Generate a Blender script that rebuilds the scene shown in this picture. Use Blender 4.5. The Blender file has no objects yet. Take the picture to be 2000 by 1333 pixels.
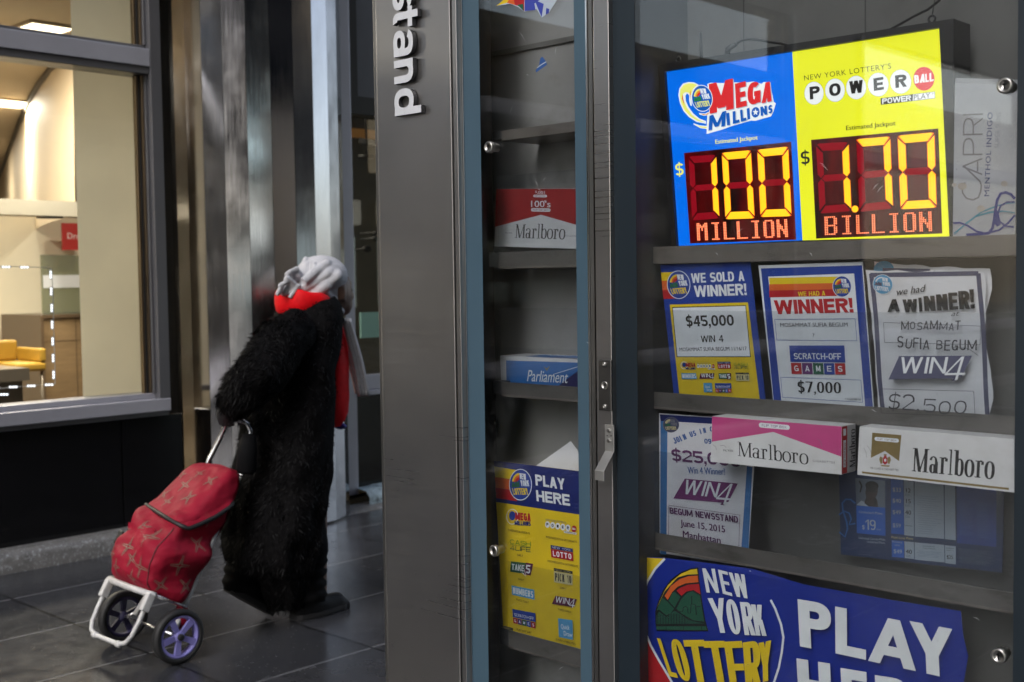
import bpy, bmesh, math, random
import numpy as np
from mathutils import Vector, Matrix, noise
from mathutils.bvhtree import BVHTree
random.seed(7)
R_ = math.radians
scene = bpy.context.scene
COL = scene.collection

# ------------------------------------------------------------------ camera
FPX, PIT, ROL, YAW, CAMH = 2323.96, .0515090, -.0137373, .759717, 1.42
fw = Vector((-math.sin(YAW)*math.cos(PIT), math.cos(YAW)*math.cos(PIT), -math.sin(PIT)))
rt = Vector((math.cos(YAW), math.sin(YAW), 0))
dn = fw.cross(rt)
if dn.z > 0: dn = -dn
RX = rt*math.cos(ROL) - dn*math.sin(ROL)
DN = rt*math.sin(ROL) + dn*math.cos(ROL)
CAM = Vector((0, 0, CAMH))
cd = bpy.data.cameras.new('camera'); cam = bpy.data.objects.new('camera', cd); COL.objects.link(cam)
m3 = Matrix((RX, -DN, -fw)).transposed()
cam.matrix_world = Matrix.Translation(CAM) @ m3.to_4x4()
cd.lens = FPX/2000*36; cd.sensor_width = 36; cd.clip_end = 2000; cd.clip_start = .05
cd.dof.use_dof = True; cd.dof.focus_distance = 2.55; cd.dof.aperture_fstop = 6.3
scene.camera = cam

# ------------------------------------------------------------------ light
EXPO = 1.3
SUN_EL, SUN_AZ = R_(38), R_(158)          # azimuth counted from +Y towards +X
w = bpy.data.worlds.new('World'); scene.world = w; w.use_nodes = True
nt = w.node_tree
bg = nt.nodes['Background']
sky = nt.nodes.new('ShaderNodeTexSky'); sky.sky_type = 'NISHITA'; sky.sun_disc = False
sky.sun_elevation = SUN_EL; sky.sun_rotation = SUN_AZ; sky.air_density = 1.0; sky.dust_density = 2.0; sky.ozone_density = 1.0
hsv = nt.nodes.new('ShaderNodeHueSaturation'); hsv.inputs['Saturation'].default_value = .6
nt.links.new(sky.outputs[0], hsv.inputs['Color']); nt.links.new(hsv.outputs[0], bg.inputs[0])
bg.inputs[1].default_value = .15
sl = bpy.data.lights.new('sun', 'SUN'); sl.energy = .5; sl.angle = R_(40); sl.color = (1, .99, .98)
so = bpy.data.objects.new('sun', sl); COL.objects.link(so)
sd = Vector((math.sin(SUN_AZ)*math.cos(SUN_EL), math.cos(SUN_AZ)*math.cos(SUN_EL), math.sin(SUN_EL)))
so.rotation_euler = sd.to_track_quat('Z', 'Y').to_euler(); so.location = (10, 4, 20)
scene.view_settings.view_transform = 'Standard'; scene.view_settings.look = 'None'
scene.view_settings.exposure = EXPO; scene.view_settings.gamma = 1
EM = 2**(-EXPO)                          # lamps are stated as they should appear in the picture
try:
    scene.cycles.max_bounces = 10; scene.cycles.transparent_max_bounces = 24
    scene.cycles.caustics_reflective = False; scene.cycles.caustics_refractive = False
    scene.cycles.sample_clamp_indirect = 4; scene.cycles.use_denoising = True
except Exception: pass

# ------------------------------------------------------------------ where a pixel's ray meets a real plane
def ray(px, py): return fw + RX*((px-1000)/FPX) + DN*((py-666.5)/FPX)
def onY(px, py, Y): d = ray(px, py); return CAM + d*(Y/d.y)
def onX(px, py, X): d = ray(px, py); return CAM + d*(X/d.x)
def onZ(px, py, Z): d = ray(px, py); return CAM + d*((Z-CAMH)/d.z)

# ------------------------------------------------------------------ materials
def lin(c):
    return tuple(((v/255)/12.92 if v/255 <= .04045 else ((v/255+.055)/1.055)**2.4) for v in c)
class NT:
    def __init__(s, m):
        m.use_nodes = True; s.t = m.node_tree; s.b = s.t.nodes.get('Principled BSDF'); s.out = s.t.nodes.get('Material Output')
    def n(s, typ, ins={}, **kw):
        nd = s.t.nodes.new('ShaderNode'+typ)
        for k, v in kw.items(): setattr(nd, k, v)
        for k, v in ins.items():
            if isinstance(v, bpy.types.NodeSocket): s.t.links.new(v, nd.inputs[k])
            else: nd.inputs[k].default_value = v
        return nd
    def m(s, op, a, b=0.0, c=None, clamp=False):
        nd = s.t.nodes.new('ShaderNodeMath'); nd.operation = op; nd.use_clamp = clamp
        for i, v in enumerate((a, b) if c is None else (a, b, c)):
            if isinstance(v, bpy.types.NodeSocket): s.t.links.new(v, nd.inputs[i])
            else: nd.inputs[i].default_value = v
        return nd.outputs[0]
    def mix(s, f, a, b, typ='MIX'):
        nd = s.t.nodes.new('ShaderNodeMix'); nd.data_type = 'RGBA'; nd.blend_type = typ
        for k, v in ((0, f), (6, a), (7, b)):
            if isinstance(v, bpy.types.NodeSocket): s.t.links.new(v, nd.inputs[k])
            else: nd.inputs[k].default_value = v if k == 0 else (tuple(v)+(1,))[:4]
        return nd.outputs[2]
    def ramp(s, f, a, b, lo=0.0, hi=1.0):
        nd = s.t.nodes.new('ShaderNodeMapRange'); s.t.links.new(f, nd.inputs[0])
        nd.inputs[1].default_value = a; nd.inputs[2].default_value = b; nd.inputs[3].default_value = lo; nd.inputs[4].default_value = hi
        return nd.outputs[0]
    def set(s, k, v):
        if isinstance(v, bpy.types.NodeSocket): s.t.links.new(v, s.b.inputs[k])
        else: s.b.inputs[k].default_value = v
    def pos(s): return s.n('NewGeometry').outputs['Position']
    def noise(s, scale, vec=None, detail=4, rough=.6, stretch=None):
        if vec is None: vec = s.pos()
        if stretch: vec = s.n('Mapping', {'Vector': vec, 'Scale': stretch}).outputs[0]
        return s.n('TexNoise', {'Vector': vec, 'Scale': scale, 'Detail': detail, 'Roughness': rough}).outputs['Fac']
    def bump(s, h, strength=.2, dist=.01):
        s.t.links.new(s.n('Bump', {'Height': h, 'Strength': strength, 'Distance': dist}).outputs[0], s.b.inputs['Normal'])
MATS = {}
def mat(name, col, rough=.5, metal=0.0, var=.0, vs=8.0, emit=0.0, spec=.5, bump=0.0, bs=60.0, coat=0.0, dirt=None, stretch=None):
    """plain painted / printed / moulded surface; var = tonal wear, dirt=(colour, amount, scale)"""
    if name in MATS: return MATS[name]
    m = bpy.data.materials.new(name); t = NT(m); MATS[name] = m
    c = col if max(col) <= 1 and not isinstance(col[0], int) else lin(col)
    base = tuple(c)+(1,)
    out = None
    if var:
        f = t.ramp(t.noise(vs, stretch=stretch), .3, .7, 1-var, 1+var*.4)
        out = t.mix(1.0, base, t.n('CombineColor', {0: f, 1: f, 2: f}).outputs[0], 'MULTIPLY')
    if dirt:
        dc, da, ds = dirt
        f = t.ramp(t.noise(ds, detail=6, stretch=stretch), .52, .72, 0, da)
        out = t.mix(f, out if out is not None else base, dc)
    t.set('Base Color', out if out is not None else base)
    t.set('Roughness', rough); t.set('Metallic', metal); t.set('Specular IOR Level', spec)
    if coat: t.set('Coat Weight', coat); t.set('Coat Roughness', .08)
    if emit:
        t.set('Emission Color', base); t.set('Emission Strength', emit*EM)
    if bump: t.bump(t.noise(bs, stretch=stretch), bump, .004)
    return m
def ink(name, col): return mat('ink_'+name, col, .55, var=.10, vs=14)
def lit_ink(name, col, k=1.0):
    """backlit print of the illuminated sign"""
    key = 'lit_'+name
    if key in MATS: return MATS[key]
    m = bpy.data.materials.new(key); t = NT(m); MATS[key] = m; c = lin(col)
    t.set('Base Color', tuple(v*.25 for v in c)+(1,)); t.set('Roughness', .25)
    f = t.ramp(t.noise(3.0, detail=2), .3, .7, .93*k*EM, 1.05*k*EM)
    t.set('Emission Color', c+(1,)); t.set('Emission Strength', f)
    return m
def steel(name, col=(.52, .50, .48), rough=.3, stretch=(260, 260, 3), aniso=.6, var=.08, bumpk=.03):
    if name in MATS: return MATS[name]
    m = bpy.data.materials.new(name); t = NT(m); MATS[name] = m
    n1 = t.noise(1.0, stretch=stretch, detail=3)
    n2 = t.noise(2.2, detail=5)
    f = t.ramp(n2, .3, .75, 1-var*1.5, 1+var)
    t.set('Base Color', t.mix(1.0, tuple(col), t.n('CombineColor', {0: f, 1: f, 2: f}).outputs[0], 'MULTIPLY'))
    t.set('Metallic', 1.0); t.set('Roughness', t.m('ADD', t.ramp(n1, .2, .8, rough-.06, rough+.07), t.ramp(n2, .4, .7, -.03, .06)))
    t.bump(n1, bumpk, .002)
    return m
def glass(name, tint=(.93, .95, .94), dirt=.05, ior=1.5, rough=.0, haze=0.0, dscale=40, speck=True):
    if name in MATS: return MATS[name]
    m = bpy.data.materials.new(name); t = NT(m); MATS[name] = m
    t.t.nodes.remove(t.b)
    tr = t.n('BsdfTransparent', {0: tuple(tint)+(1,)})
    gl = t.n('BsdfGlossy', {'Color': (1, 1, 1, 1), 'Roughness': rough})
    bf = t.n('NewGeometry').outputs['Backfacing']
    fr = t.n('Fresnel', {'IOR': t.ramp(bf, 0, 1, ior, 1/ior)}).outputs[0]
    mx = t.n('MixShader', {0: fr, 1: tr.outputs[0], 2: gl.outputs[0]})
    d = t.n('BsdfDiffuse', {'Color': (.62, .62, .60, 1)})
    f = t.ramp(t.noise(11, detail=7, rough=.7), .55, .85, haze, haze+dirt)
    if speck:
        v = t.n('TexVoronoi', {'Vector': t.pos(), 'Scale': 55.0, 'Randomness': 1.0})
        g = t.m('MULTIPLY', t.m('LESS_THAN', v.outputs['Distance'], .055), t.m('GREATER_THAN', t.noise(9, detail=1), .56))
        f = t.m('ADD', f, t.m('MULTIPLY', g, .28), clamp=True)
    m2 = t.n('MixShader', {0: f, 1: mx.outputs[0], 2: d.outputs[0]})
    t.t.links.new(m2.outputs[0], t.out.inputs[0])
    return m

# ------------------------------------------------------------------ mesh builder
def tagged(o, label=None, cat=None, group=None, kind=None):
    if label: o['label'] = label
    if cat: o['category'] = cat
    if group: o['group'] = group
    if kind: o['kind'] = kind
    return o
def thing(name, loc, label, cat, group=None):
    o = bpy.data.objects.new(name, None); o.empty_display_size = .1; COL.objects.link(o)
    o.location = loc
    return tagged(o, label, cat, group)
class MB:
    def __init__(s): s.v = []; s.f = []; s.mi = []; s.sm = []; s.mats = []
    def mid(s, m):
        if m not in s.mats: s.mats.append(m)
        return s.mats.index(m)
    def add(s, vs, fs, m, smooth=False):
        b = len(s.v); s.v += [tuple(x) for x in vs]; k = s.mid(m)
        for f in fs: s.f.append([b+i for i in f]); s.mi.append(k); s.sm.append(smooth)
    def box(s, x0, x1, y0, y1, z0, z1, m):
        x0, x1 = min(x0, x1), max(x0, x1); y0, y1 = min(y0, y1), max(y0, y1); z0, z1 = min(z0, z1), max(z0, z1)
        vs = [(x, y, z) for z in (z0, z1) for y in (y0, y1) for x in (x0, x1)]
        s.add(vs, [(0, 2, 3, 1), (4, 5, 7, 6), (0, 1, 5, 4), (2, 6, 7, 3), (0, 4, 6, 2), (1, 3, 7, 5)], m)
    def obox(s, c, ax, ay, az, m):
        """box from centre and three half-axis vectors"""
        c = Vector(c); ax, ay, az = Vector(ax), Vector(ay), Vector(az)
        vs = [c+ax*i+ay*j+az*k for k in (-1, 1) for j in (-1, 1) for i in (-1, 1)]
        s.add(vs, [(0, 2, 3, 1), (4, 5, 7, 6), (0, 1, 5, 4), (2, 6, 7, 3), (0, 4, 6, 2), (1, 3, 7, 5)], m)
    def tube(s, pts, r, m, n=10, smooth=True, caps=True, flat=None):
        """tube through points; r number or list; flat=(a,b) squashes the section along frame axes"""
        pts = [Vector(p) for p in pts]; k = len(pts)
        rs = r if isinstance(r, (list, tuple)) else [r]*k
        tang = []
        for i in range(k):
            a = pts[max(0, i-1)]; b = pts[min(k-1, i+1)]; d = (b-a); tang.append(d.normalized() if d.length > 1e-9 else Vector((0, 0, 1)))
        ref = Vector((0, 0, 1)) if abs(tang[0].z) < .9 else Vector((1, 0, 0))
        u = tang[0].cross(ref).normalized(); vs = []
        for i in range(k):
            u = (u - tang[i]*u.dot(tang[i])).normalized(); v = tang[i].cross(u)
            fa, fb = flat if flat else (1, 1)
            for j in range(n):
                a = 2*math.pi*j/n
                vs.append(pts[i] + u*(math.cos(a)*rs[i]*fa) + v*(math.sin(a)*rs[i]*fb))
        fs = []
        for i in range(k-1):
            for j in range(n):
                j2 = (j+1) % n
                fs.append((i*n+j, i*n+j2, (i+1)*n+j2, (i+1)*n+j))
        if caps: fs += [tuple(range(n-1, -1, -1)), tuple((k-1)*n+j for j in range(n))]
        s.add(vs, fs, m, smooth)
    def lathe(s, c, axis, prof, m, n=24, smooth=True):
        """prof: list of (distance along axis, radius)"""
        c = Vector(c); ax = Vector(axis).normalized(); ref = Vector((0, 0, 1)) if abs(ax.z) < .9 else Vector((1, 0, 0))
        u = ax.cross(ref).normalized(); v = ax.cross(u); vs = []; fs = []
        for (h, r) in prof:
            for j in range(n):
                a = 2*math.pi*j/n; vs.append(c+ax*h+u*(math.cos(a)*r)+v*(math.sin(a)*r))
        for i in range(len(prof)-1):
            for j in range(n): fs.append((i*n+j, i*n+(j+1) % n, (i+1)*n+(j+1) % n, (i+1)*n+j))
        fs += [tuple(range(n-1, -1, -1)), tuple((len(prof)-1)*n+j for j in range(n))]
        s.add(vs, fs, m, smooth)
    def ell(s, c, r, m, rot=None, nu=20, nv=12):
        c = Vector(c); vs = []; fs = []
        M = rot if rot else Matrix.Identity(3)
        for i in range(nv+1):
            th = math.pi*i/nv
            for j in range(nu):
                a = 2*math.pi*j/nu
                vs.append(c + M @ Vector((r[0]*math.sin(th)*math.cos(a), r[1]*math.sin(th)*math.sin(a), r[2]*math.cos(th))))
        for i in range(nv):
            for j in range(nu): fs.append((i*nu+j, (i+1)*nu+j, (i+1)*nu+(j+1) % nu, i*nu+(j+1) % nu))
        s.add(vs, fs, m, True)
    def grid(s, rows, m, smooth=True, closed=False, flip=False):
        n = len(rows[0]); vs = [p for r in rows for p in r]; fs = []
        for i in range(len(rows)-1):
            for j in range(n if closed else n-1):
                j2 = (j+1) % n; q = (i*n+j, i*n+j2, (i+1)*n+j2, (i+1)*n+j)
                fs.append(q[::-1] if flip else q)
        s.add(vs, fs, m, smooth)
    def build(s, name, parent=None, bevel=0.0, warp=None, clean=False, segs=2):
        me = bpy.data.meshes.new(name)
        vs = [Vector(p) for p in s.v]
        if warp: vs = [warp(p) for p in vs]
        off = Vector((0, 0, 0))
        if parent is None and vs:
            lo = Vector((min(p.x for p in vs), min(p.y for p in vs), min(p.z for p in vs))); hi = Vector((max(p.x for p in vs), max(p.y for p in vs), max(p.z for p in vs)))
            off = Vector(((lo.x+hi.x)/2, (lo.y+hi.y)/2, lo.z))
        me.from_pydata([p-off for p in vs], [], s.f)
        for m in s.mats: me.materials.append(m)
        me.polygons.foreach_set('material_index', s.mi); me.polygons.foreach_set('use_smooth', s.sm)
        me.update()
        o = bpy.data.objects.new(name, me); COL.objects.link(o); o.location = off
        if parent is not None: adopt(o, parent)
        if bevel:
            b = o.modifiers.new('bevel', 'BEVEL'); b.width = bevel; b.segments = segs; b.limit_method = 'ANGLE'; b.angle_limit = R_(40); b.harden_normals = False
        return o
def adopt(o, parent):
    o.parent = parent
    if parent.parent is None: o.matrix_parent_inverse = Matrix.Translation(-Vector(parent.location))
def remeshed(mb, name, mtl, parent, voxel=.008, smooth=6, sculpt=None, extra=None):
    """fuse the builder's closed pieces into ONE continuous smooth surface"""
    me = bpy.data.meshes.new('tmp'); me.from_pydata(mb.v, [], mb.f); me.update()
    o = bpy.data.objects.new('tmp', me); COL.objects.link(o)
    r = o.modifiers.new('r', 'REMESH'); r.mode = 'VOXEL'; r.voxel_size = voxel
    if smooth:
        sm = o.modifiers.new('s', 'SMOOTH'); sm.iterations = smooth; sm.factor = .5
    dg = bpy.context.evaluated_depsgraph_get(); dg.update()
    nm = bpy.data.meshes.new_from_object(o.evaluated_get(dg)); nm.name = name
    bpy.data.objects.remove(o); bpy.data.meshes.remove(me)
    if sculpt:
        cos = [sculpt(v.co.copy(), None) for v in nm.vertices]
        nm.vertices.foreach_set('co', [x for p in cos for x in p])
    nm.materials.clear(); nm.materials.append(mtl)
    nm.polygons.foreach_set('use_smooth', [True]*len(nm.polygons)); nm.update()
    ob = bpy.data.objects.new(name, nm); COL.objects.link(ob)
    if parent is not None: adopt(ob, parent)
    return ob
def copy_tree(root, loc, label=None):
    c = root.copy(); COL.objects.link(c); c.location = loc
    if label: c['label'] = label
    for ch in [o for o in root.children]:
        d = ch.copy(); COL.objects.link(d); d.parent = c
        for g in [o for o in ch.children]:
            e = g.copy(); COL.objects.link(e); e.parent = d
    return c

# ------------------------------------------------------------------ lettering
def arc(cx, cy, rx, ry, t0, t1, a, b, ex=2.35, n=None):
    n = n or max(4, int(abs(t1-t0)/14)); out = []
    def pt(t, kx, ky):
        c, s = math.cos(R_(t)), math.sin(R_(t))
        return (cx+kx*math.copysign(abs(c)**(2/ex), c), cy+ky*math.copysign(abs(s)**(2/ex), s))
    for i in range(n):
        ta, tb = t0+(t1-t0)*i/n, t0+(t1-t0)*(i+1)/n
        out.append([pt(ta, rx, ry), pt(tb, rx, ry), pt(tb, max(rx-a, .001), max(ry-b, .001)), pt(ta, max(rx-a, .001), max(ry-b, .001))])
    return out
def rc(x0, y0, x1, y1): return [[(x0, y0), (x1, y0), (x1, y1), (x0, y1)]]
def dg_(x0, y0, x1, y1, h): return [[(x0-h, y0), (x0+h, y0), (x1+h, y1), (x1-h, y1)]]
def bowl(x0, y0, x1, y1, a, b):
    rx = min((x1-x0)*.75, (y1-y0)*.9); cx = x1-rx
    return rc(x0, y0, cx, y0+b)+rc(x0, y1-b, cx, y1)+arc(cx, (y0+y1)/2, rx, (y1-y0)/2, -90, 90, a, b)
BW = {'I': 0, '.': 0, ',': 0, "'": 0, '!': 0, ' ': .34, 'M': .92, 'W': 1.0, 'E': .56, 'F': .54, 'L': .52, 'J': .5, '1': .38, '-': .4, '/': .42, 'l': 0, 'r': .42, 't': .42, 's': .55, 'T': .6, '&': .75, ':': 0}
def glyph(ch, w, a, b):
    """filled polygons of one letter in a w x 1 box; a = upright stem, b = cross stroke"""
    h = a/2; L = rc(0, 0, a, 1); g = []
    if ch == 'A': g = dg_(h, 0, w/2, 1, h)+dg_(w-h, 0, w/2, 1, h)+rc(w*.22, .2, w*.78, .2+b)
    elif ch == 'B': g = L+bowl(a, .5-b/2, w*.95, 1, a, b)+bowl(a, 0, w, .5+b/2, a, b)
    elif ch == 'C': g = arc(w/2, .5, w/2, .5, 42, 318, a, b)
    elif ch == 'D': g = L+bowl(a, 0, w, 1, a, b)
    elif ch == 'E': g = L+rc(a, 0, w, b)+rc(a, 1-b, w, 1)+rc(a, .5-b/2, w*.92, .5+b/2)
    elif ch == 'F': g = L+rc(a, 1-b, w, 1)+rc(a, .47-b/2, w*.9, .47+b/2)
    elif ch == 'G': g = arc(w/2, .5, w/2, .5, 45, 340, a, b)+rc(w*.5, .36, w, .36+b)+rc(w-a, .04, w, .36)
    elif ch == 'H': g = L+rc(w-a, 0, w, 1)+rc(a, .5-b/2, w-a, .5+b/2)
    elif ch in 'I|l': g = L
    elif ch == 'J': g = rc(w-a, .3, w, 1)+arc(w/2, .3, w/2, .3, 180, 360, a, b)
    elif ch == 'K': g = L+dg_(a, .34, w-h, 1, h)+dg_(w-h, 0, a+.35*(w-a), .52, h)
    elif ch == 'L': g = L+rc(a, 0, w, b)
    elif ch == 'M': g = L+rc(w-a, 0, w, 1)+dg_(w/2, .12, h, 1, h)+dg_(w/2, .12, w-h, 1, h)
    elif ch == 'N': g = L+rc(w-a, 0, w, 1)+dg_(w-h, 0, h, 1, h)
    elif ch in 'O0': g = arc(w/2, .5, w/2, .5, 0, 360, a, b)
    elif ch == 'P': g = L+bowl(a, .42, w, 1, a, b)
    elif ch == 'Q': g = arc(w/2, .5, w/2, .5, 0, 360, a, b)+dg_(w-h, -.06, w*.6, .3, h)
    elif ch == 'R': g = L+bowl(a, .44, w, 1, a, b)+dg_(w-h, 0, w*.52, .5, h)
    elif ch in 'S$':
        ry = (1+b)/4; g = arc(w/2, 1-ry, w/2, ry, 22, 270, a, b)+arc(w/2, ry, w/2, ry, -158, 90, a, b)
        if ch == '$': g = g+rc(w/2-a*.28, -.13, w/2+a*.28, 1.13)
    elif ch == 'T': g = rc(0, 1-b, w, 1)+rc(w/2-h, 0, w/2+h, 1-b)
    elif ch == 'U': g = rc(0, .35, a, 1)+rc(w-a, .35, w, 1)+arc(w/2, .35, w/2, .35, 180, 360, a, b)
    elif ch == 'V': g = dg_(w/2, 0, h, 1, h)+dg_(w/2, 0, w-h, 1, h)
    elif ch == 'W': g = dg_(w*.27, 0, h, 1, h)+dg_(w*.27, 0, w/2, 1, h)+dg_(w*.73, 0, w/2, 1, h)+dg_(w*.73, 0, w-h, 1, h)
    elif ch == 'X': g = dg_(h, 0, w-h, 1, h)+dg_(w-h, 0, h, 1, h)
    elif ch == 'Y': g = rc(w/2-h, 0, w/2+h, .45)+dg_(w/2, .4, h, 1, h)+dg_(w/2, .4, w-h, 1, h)
    elif ch == 'Z': g = rc(0, 0, w, b)+rc(0, 1-b, w, 1)+dg_(h, b, w-h, 1-b, h)
    elif ch == '1': g = rc(w-a, 0, w, 1)+dg_(0+h*.4, .72, w-a, .95, h*.8)
    elif ch == '2': g = rc(0, 0, w, b)+arc(w/2, .68, w/2, .32, -30, 165, a, b)+dg_(h, b*.9, w-h, .6, h)
    elif ch == '3': ry = (1+b)/4; g = arc(w/2, 1-ry, w/2, ry, -90, 155, a, b)+arc(w/2, ry, w/2, ry, -155, 90, a, b)
    elif ch == '4': g = rc(w*.58, 0, w*.58+a, 1)+rc(0, .22, w, .22+b)+dg_(h, .3, w*.58+h*.6, 1, h*.8)
    elif ch == '5': g = rc(0, 1-b, w*.94, 1)+rc(0, .5, a*.9, 1)+arc(w/2, .31, w/2, .31, -155, 130, a, b)
    elif ch == '6': g = arc(w/2, .31, w/2, .31, 0, 360, a, b)+arc(w/2, .5, w/2, .5, 50, 185, a, b)
    elif ch == '7': g = rc(0, 1-b, w, 1)+dg_(w*.36, 0, w-h, 1-b, h)
    elif ch == '8': ry = (1+b)/4; g = arc(w/2, 1-ry, w*.46, ry, 0, 360, a, b)+arc(w/2, ry, w/2, ry, 0, 360, a, b)
    elif ch == '9': g = arc(w/2, .69, w/2, .31, 0, 360, a, b)+arc(w/2, .5, w/2, .5, -130, 5, a, b)
    elif ch == '!': g = rc(0, 0, a, b*1.1)+[[(a*.18, .32), (a*.82, .32), (a, 1), (0, 1)]]
    elif ch == '.': g = rc(0, 0, a, b*1.1)
    elif ch == ':': g = rc(0, 0, a, b)+rc(0, .5, a, .5+b)
    elif ch == ',': g = rc(0, 0, a, b*1.1)+dg_(a*.3, -.2, a*.75, 0, a*.24)
    elif ch == "'": g = [[(a*.3, .68), (a*.7, .68), (a, 1), (0, 1)]]
    elif ch == '-': g = rc(0, .36, w, .36+b)
    elif ch == '/': g = dg_(h*.5, 0, w-h*.5, 1, h*.5)
    elif ch == '&': g = arc(w*.45, .27, w*.45, .27, 60, 350, a, b)+arc(w*.42, .76, w*.27, .24, 0, 360, a*.8, b*.8)+dg_(w-h, 0, w*.35, .62, h)
    elif ch == 'a': g = rc(w-a, 0, w, .47)+arc(w/2, .47, w/2, .27, 0, 160, a, b)+arc(w*.48, .215, w*.48, .225, 0, 360, a*.95, b*.9)
    elif ch == 'b': g = L+arc(w/2, .36, w/2, .37, 0, 360, a, b)
    elif ch == 'd': g = rc(w-a, 0, w, 1)+arc(w/2, .36, w/2, .37, 0, 360, a, b)
    elif ch == 'o': g = arc(w/2, .36, w/2, .37, 0, 360, a, b)
    elif ch == 'n': g = rc(0, 0, a, .72)+arc(w/2, .42, w/2, .31, 0, 150, a, b)+rc(w-a, 0, w, .42)
    elif ch == 'r': g = rc(0, 0, a, .72)+arc(w*.72, .42, w*.72, .31, 75, 150, a, b)
    elif ch == 's':
        ry = (.74+b)/4; g = arc(w/2, .73-ry, w/2, ry, 20, 270, a, b)+arc(w/2, ry-.01, w/2, ry, -160, 90, a, b)
    elif ch == 't': g = rc(w*.22, .16, w*.22+a, .93)+rc(0, .72-b, w, .72)+arc(w*.22+w*.42, .19, w*.42, .2, 180, 285, a, b)
    elif ch == 'e': g = arc(w/2, .36, w/2, .37, 0, 318, a, b)+rc(a*.8, .33, w-a*.3, .33+b*.8)
    elif ch == 'w': g = dg_(w*.27, 0, h, .72, h)+dg_(w*.27, 0, w/2, .72, h)+dg_(w*.73, 0, w/2, .72, h)+dg_(w*.73, 0, w-h, .72, h)
    return g
SERIF = {'M': (0, 'lr', 'tb'), 'a': (0, 'r', 'b'), 'r': (1, 'l', 'tb'), 'l': (0, 'l', 'tb'), 'b': (0, 'l', 't')}
def slines(txt, W, a, b, gap, italic=0):
    """letter polygons of a line whose cap height is 1 and whose length is W"""
    ws = [BW.get(c, .62) for c in txt]
    fix = sum(a for c, x in zip(txt, ws) if x == 0); free = sum(ws)
    k = max(.1, (W-fix-gap*(len(txt)-1)))/max(free, 1e-6)
    x = 0; out = []
    for c, bw in zip(txt, ws):
        gw = a if bw == 0 else bw*k
        if c != ' ':
            aa = min(a, gw*.42) if bw else a
            for p in glyph(c, gw, aa, b): out.append([(x+q[0]+italic*q[1], q[1]) for q in p])
        x += gw+gap
    return out
_fc = {}
TSC = bpy.data.scenes.new('type_setting')
def bfont(txt, off=0.0, italic=0.0, space=1.0):
    """outline of a line of plain text in Blender's built-in face, cap height 1, starting at x=0"""
    key = (txt, off, italic, space)
    if key in _fc: return _fc[key]
    c = bpy.data.curves.new('t', 'FONT'); c.body = txt; c.offset = off; c.resolution_u = 3; c.shear = italic; c.space_character = space
    o = bpy.data.objects.new('t', c); TSC.collection.objects.link(o)
    TSC.view_layers[0].update(); dg = TSC.view_layers[0].depsgraph or bpy.context.evaluated_depsgraph_get()
    me = bpy.data.meshes.new_from_object(o.evaluated_get(dg))
    vs = [(v.co.x, v.co.y) for v in me.vertices]; fs = [tuple(p.vertices) for p in me.polygons]
    bpy.data.objects.remove(o); bpy.data.curves.remove(c); bpy.data.meshes.remove(me)
    x0 = min(v[0] for v in vs); x1 = max(v[0] for v in vs); H = .7
    r = ([((v[0]-x0)/(x1-x0), v[1]/H) for v in vs], fs, (x1-x0)/H); _fc[key] = r
    return r
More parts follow.
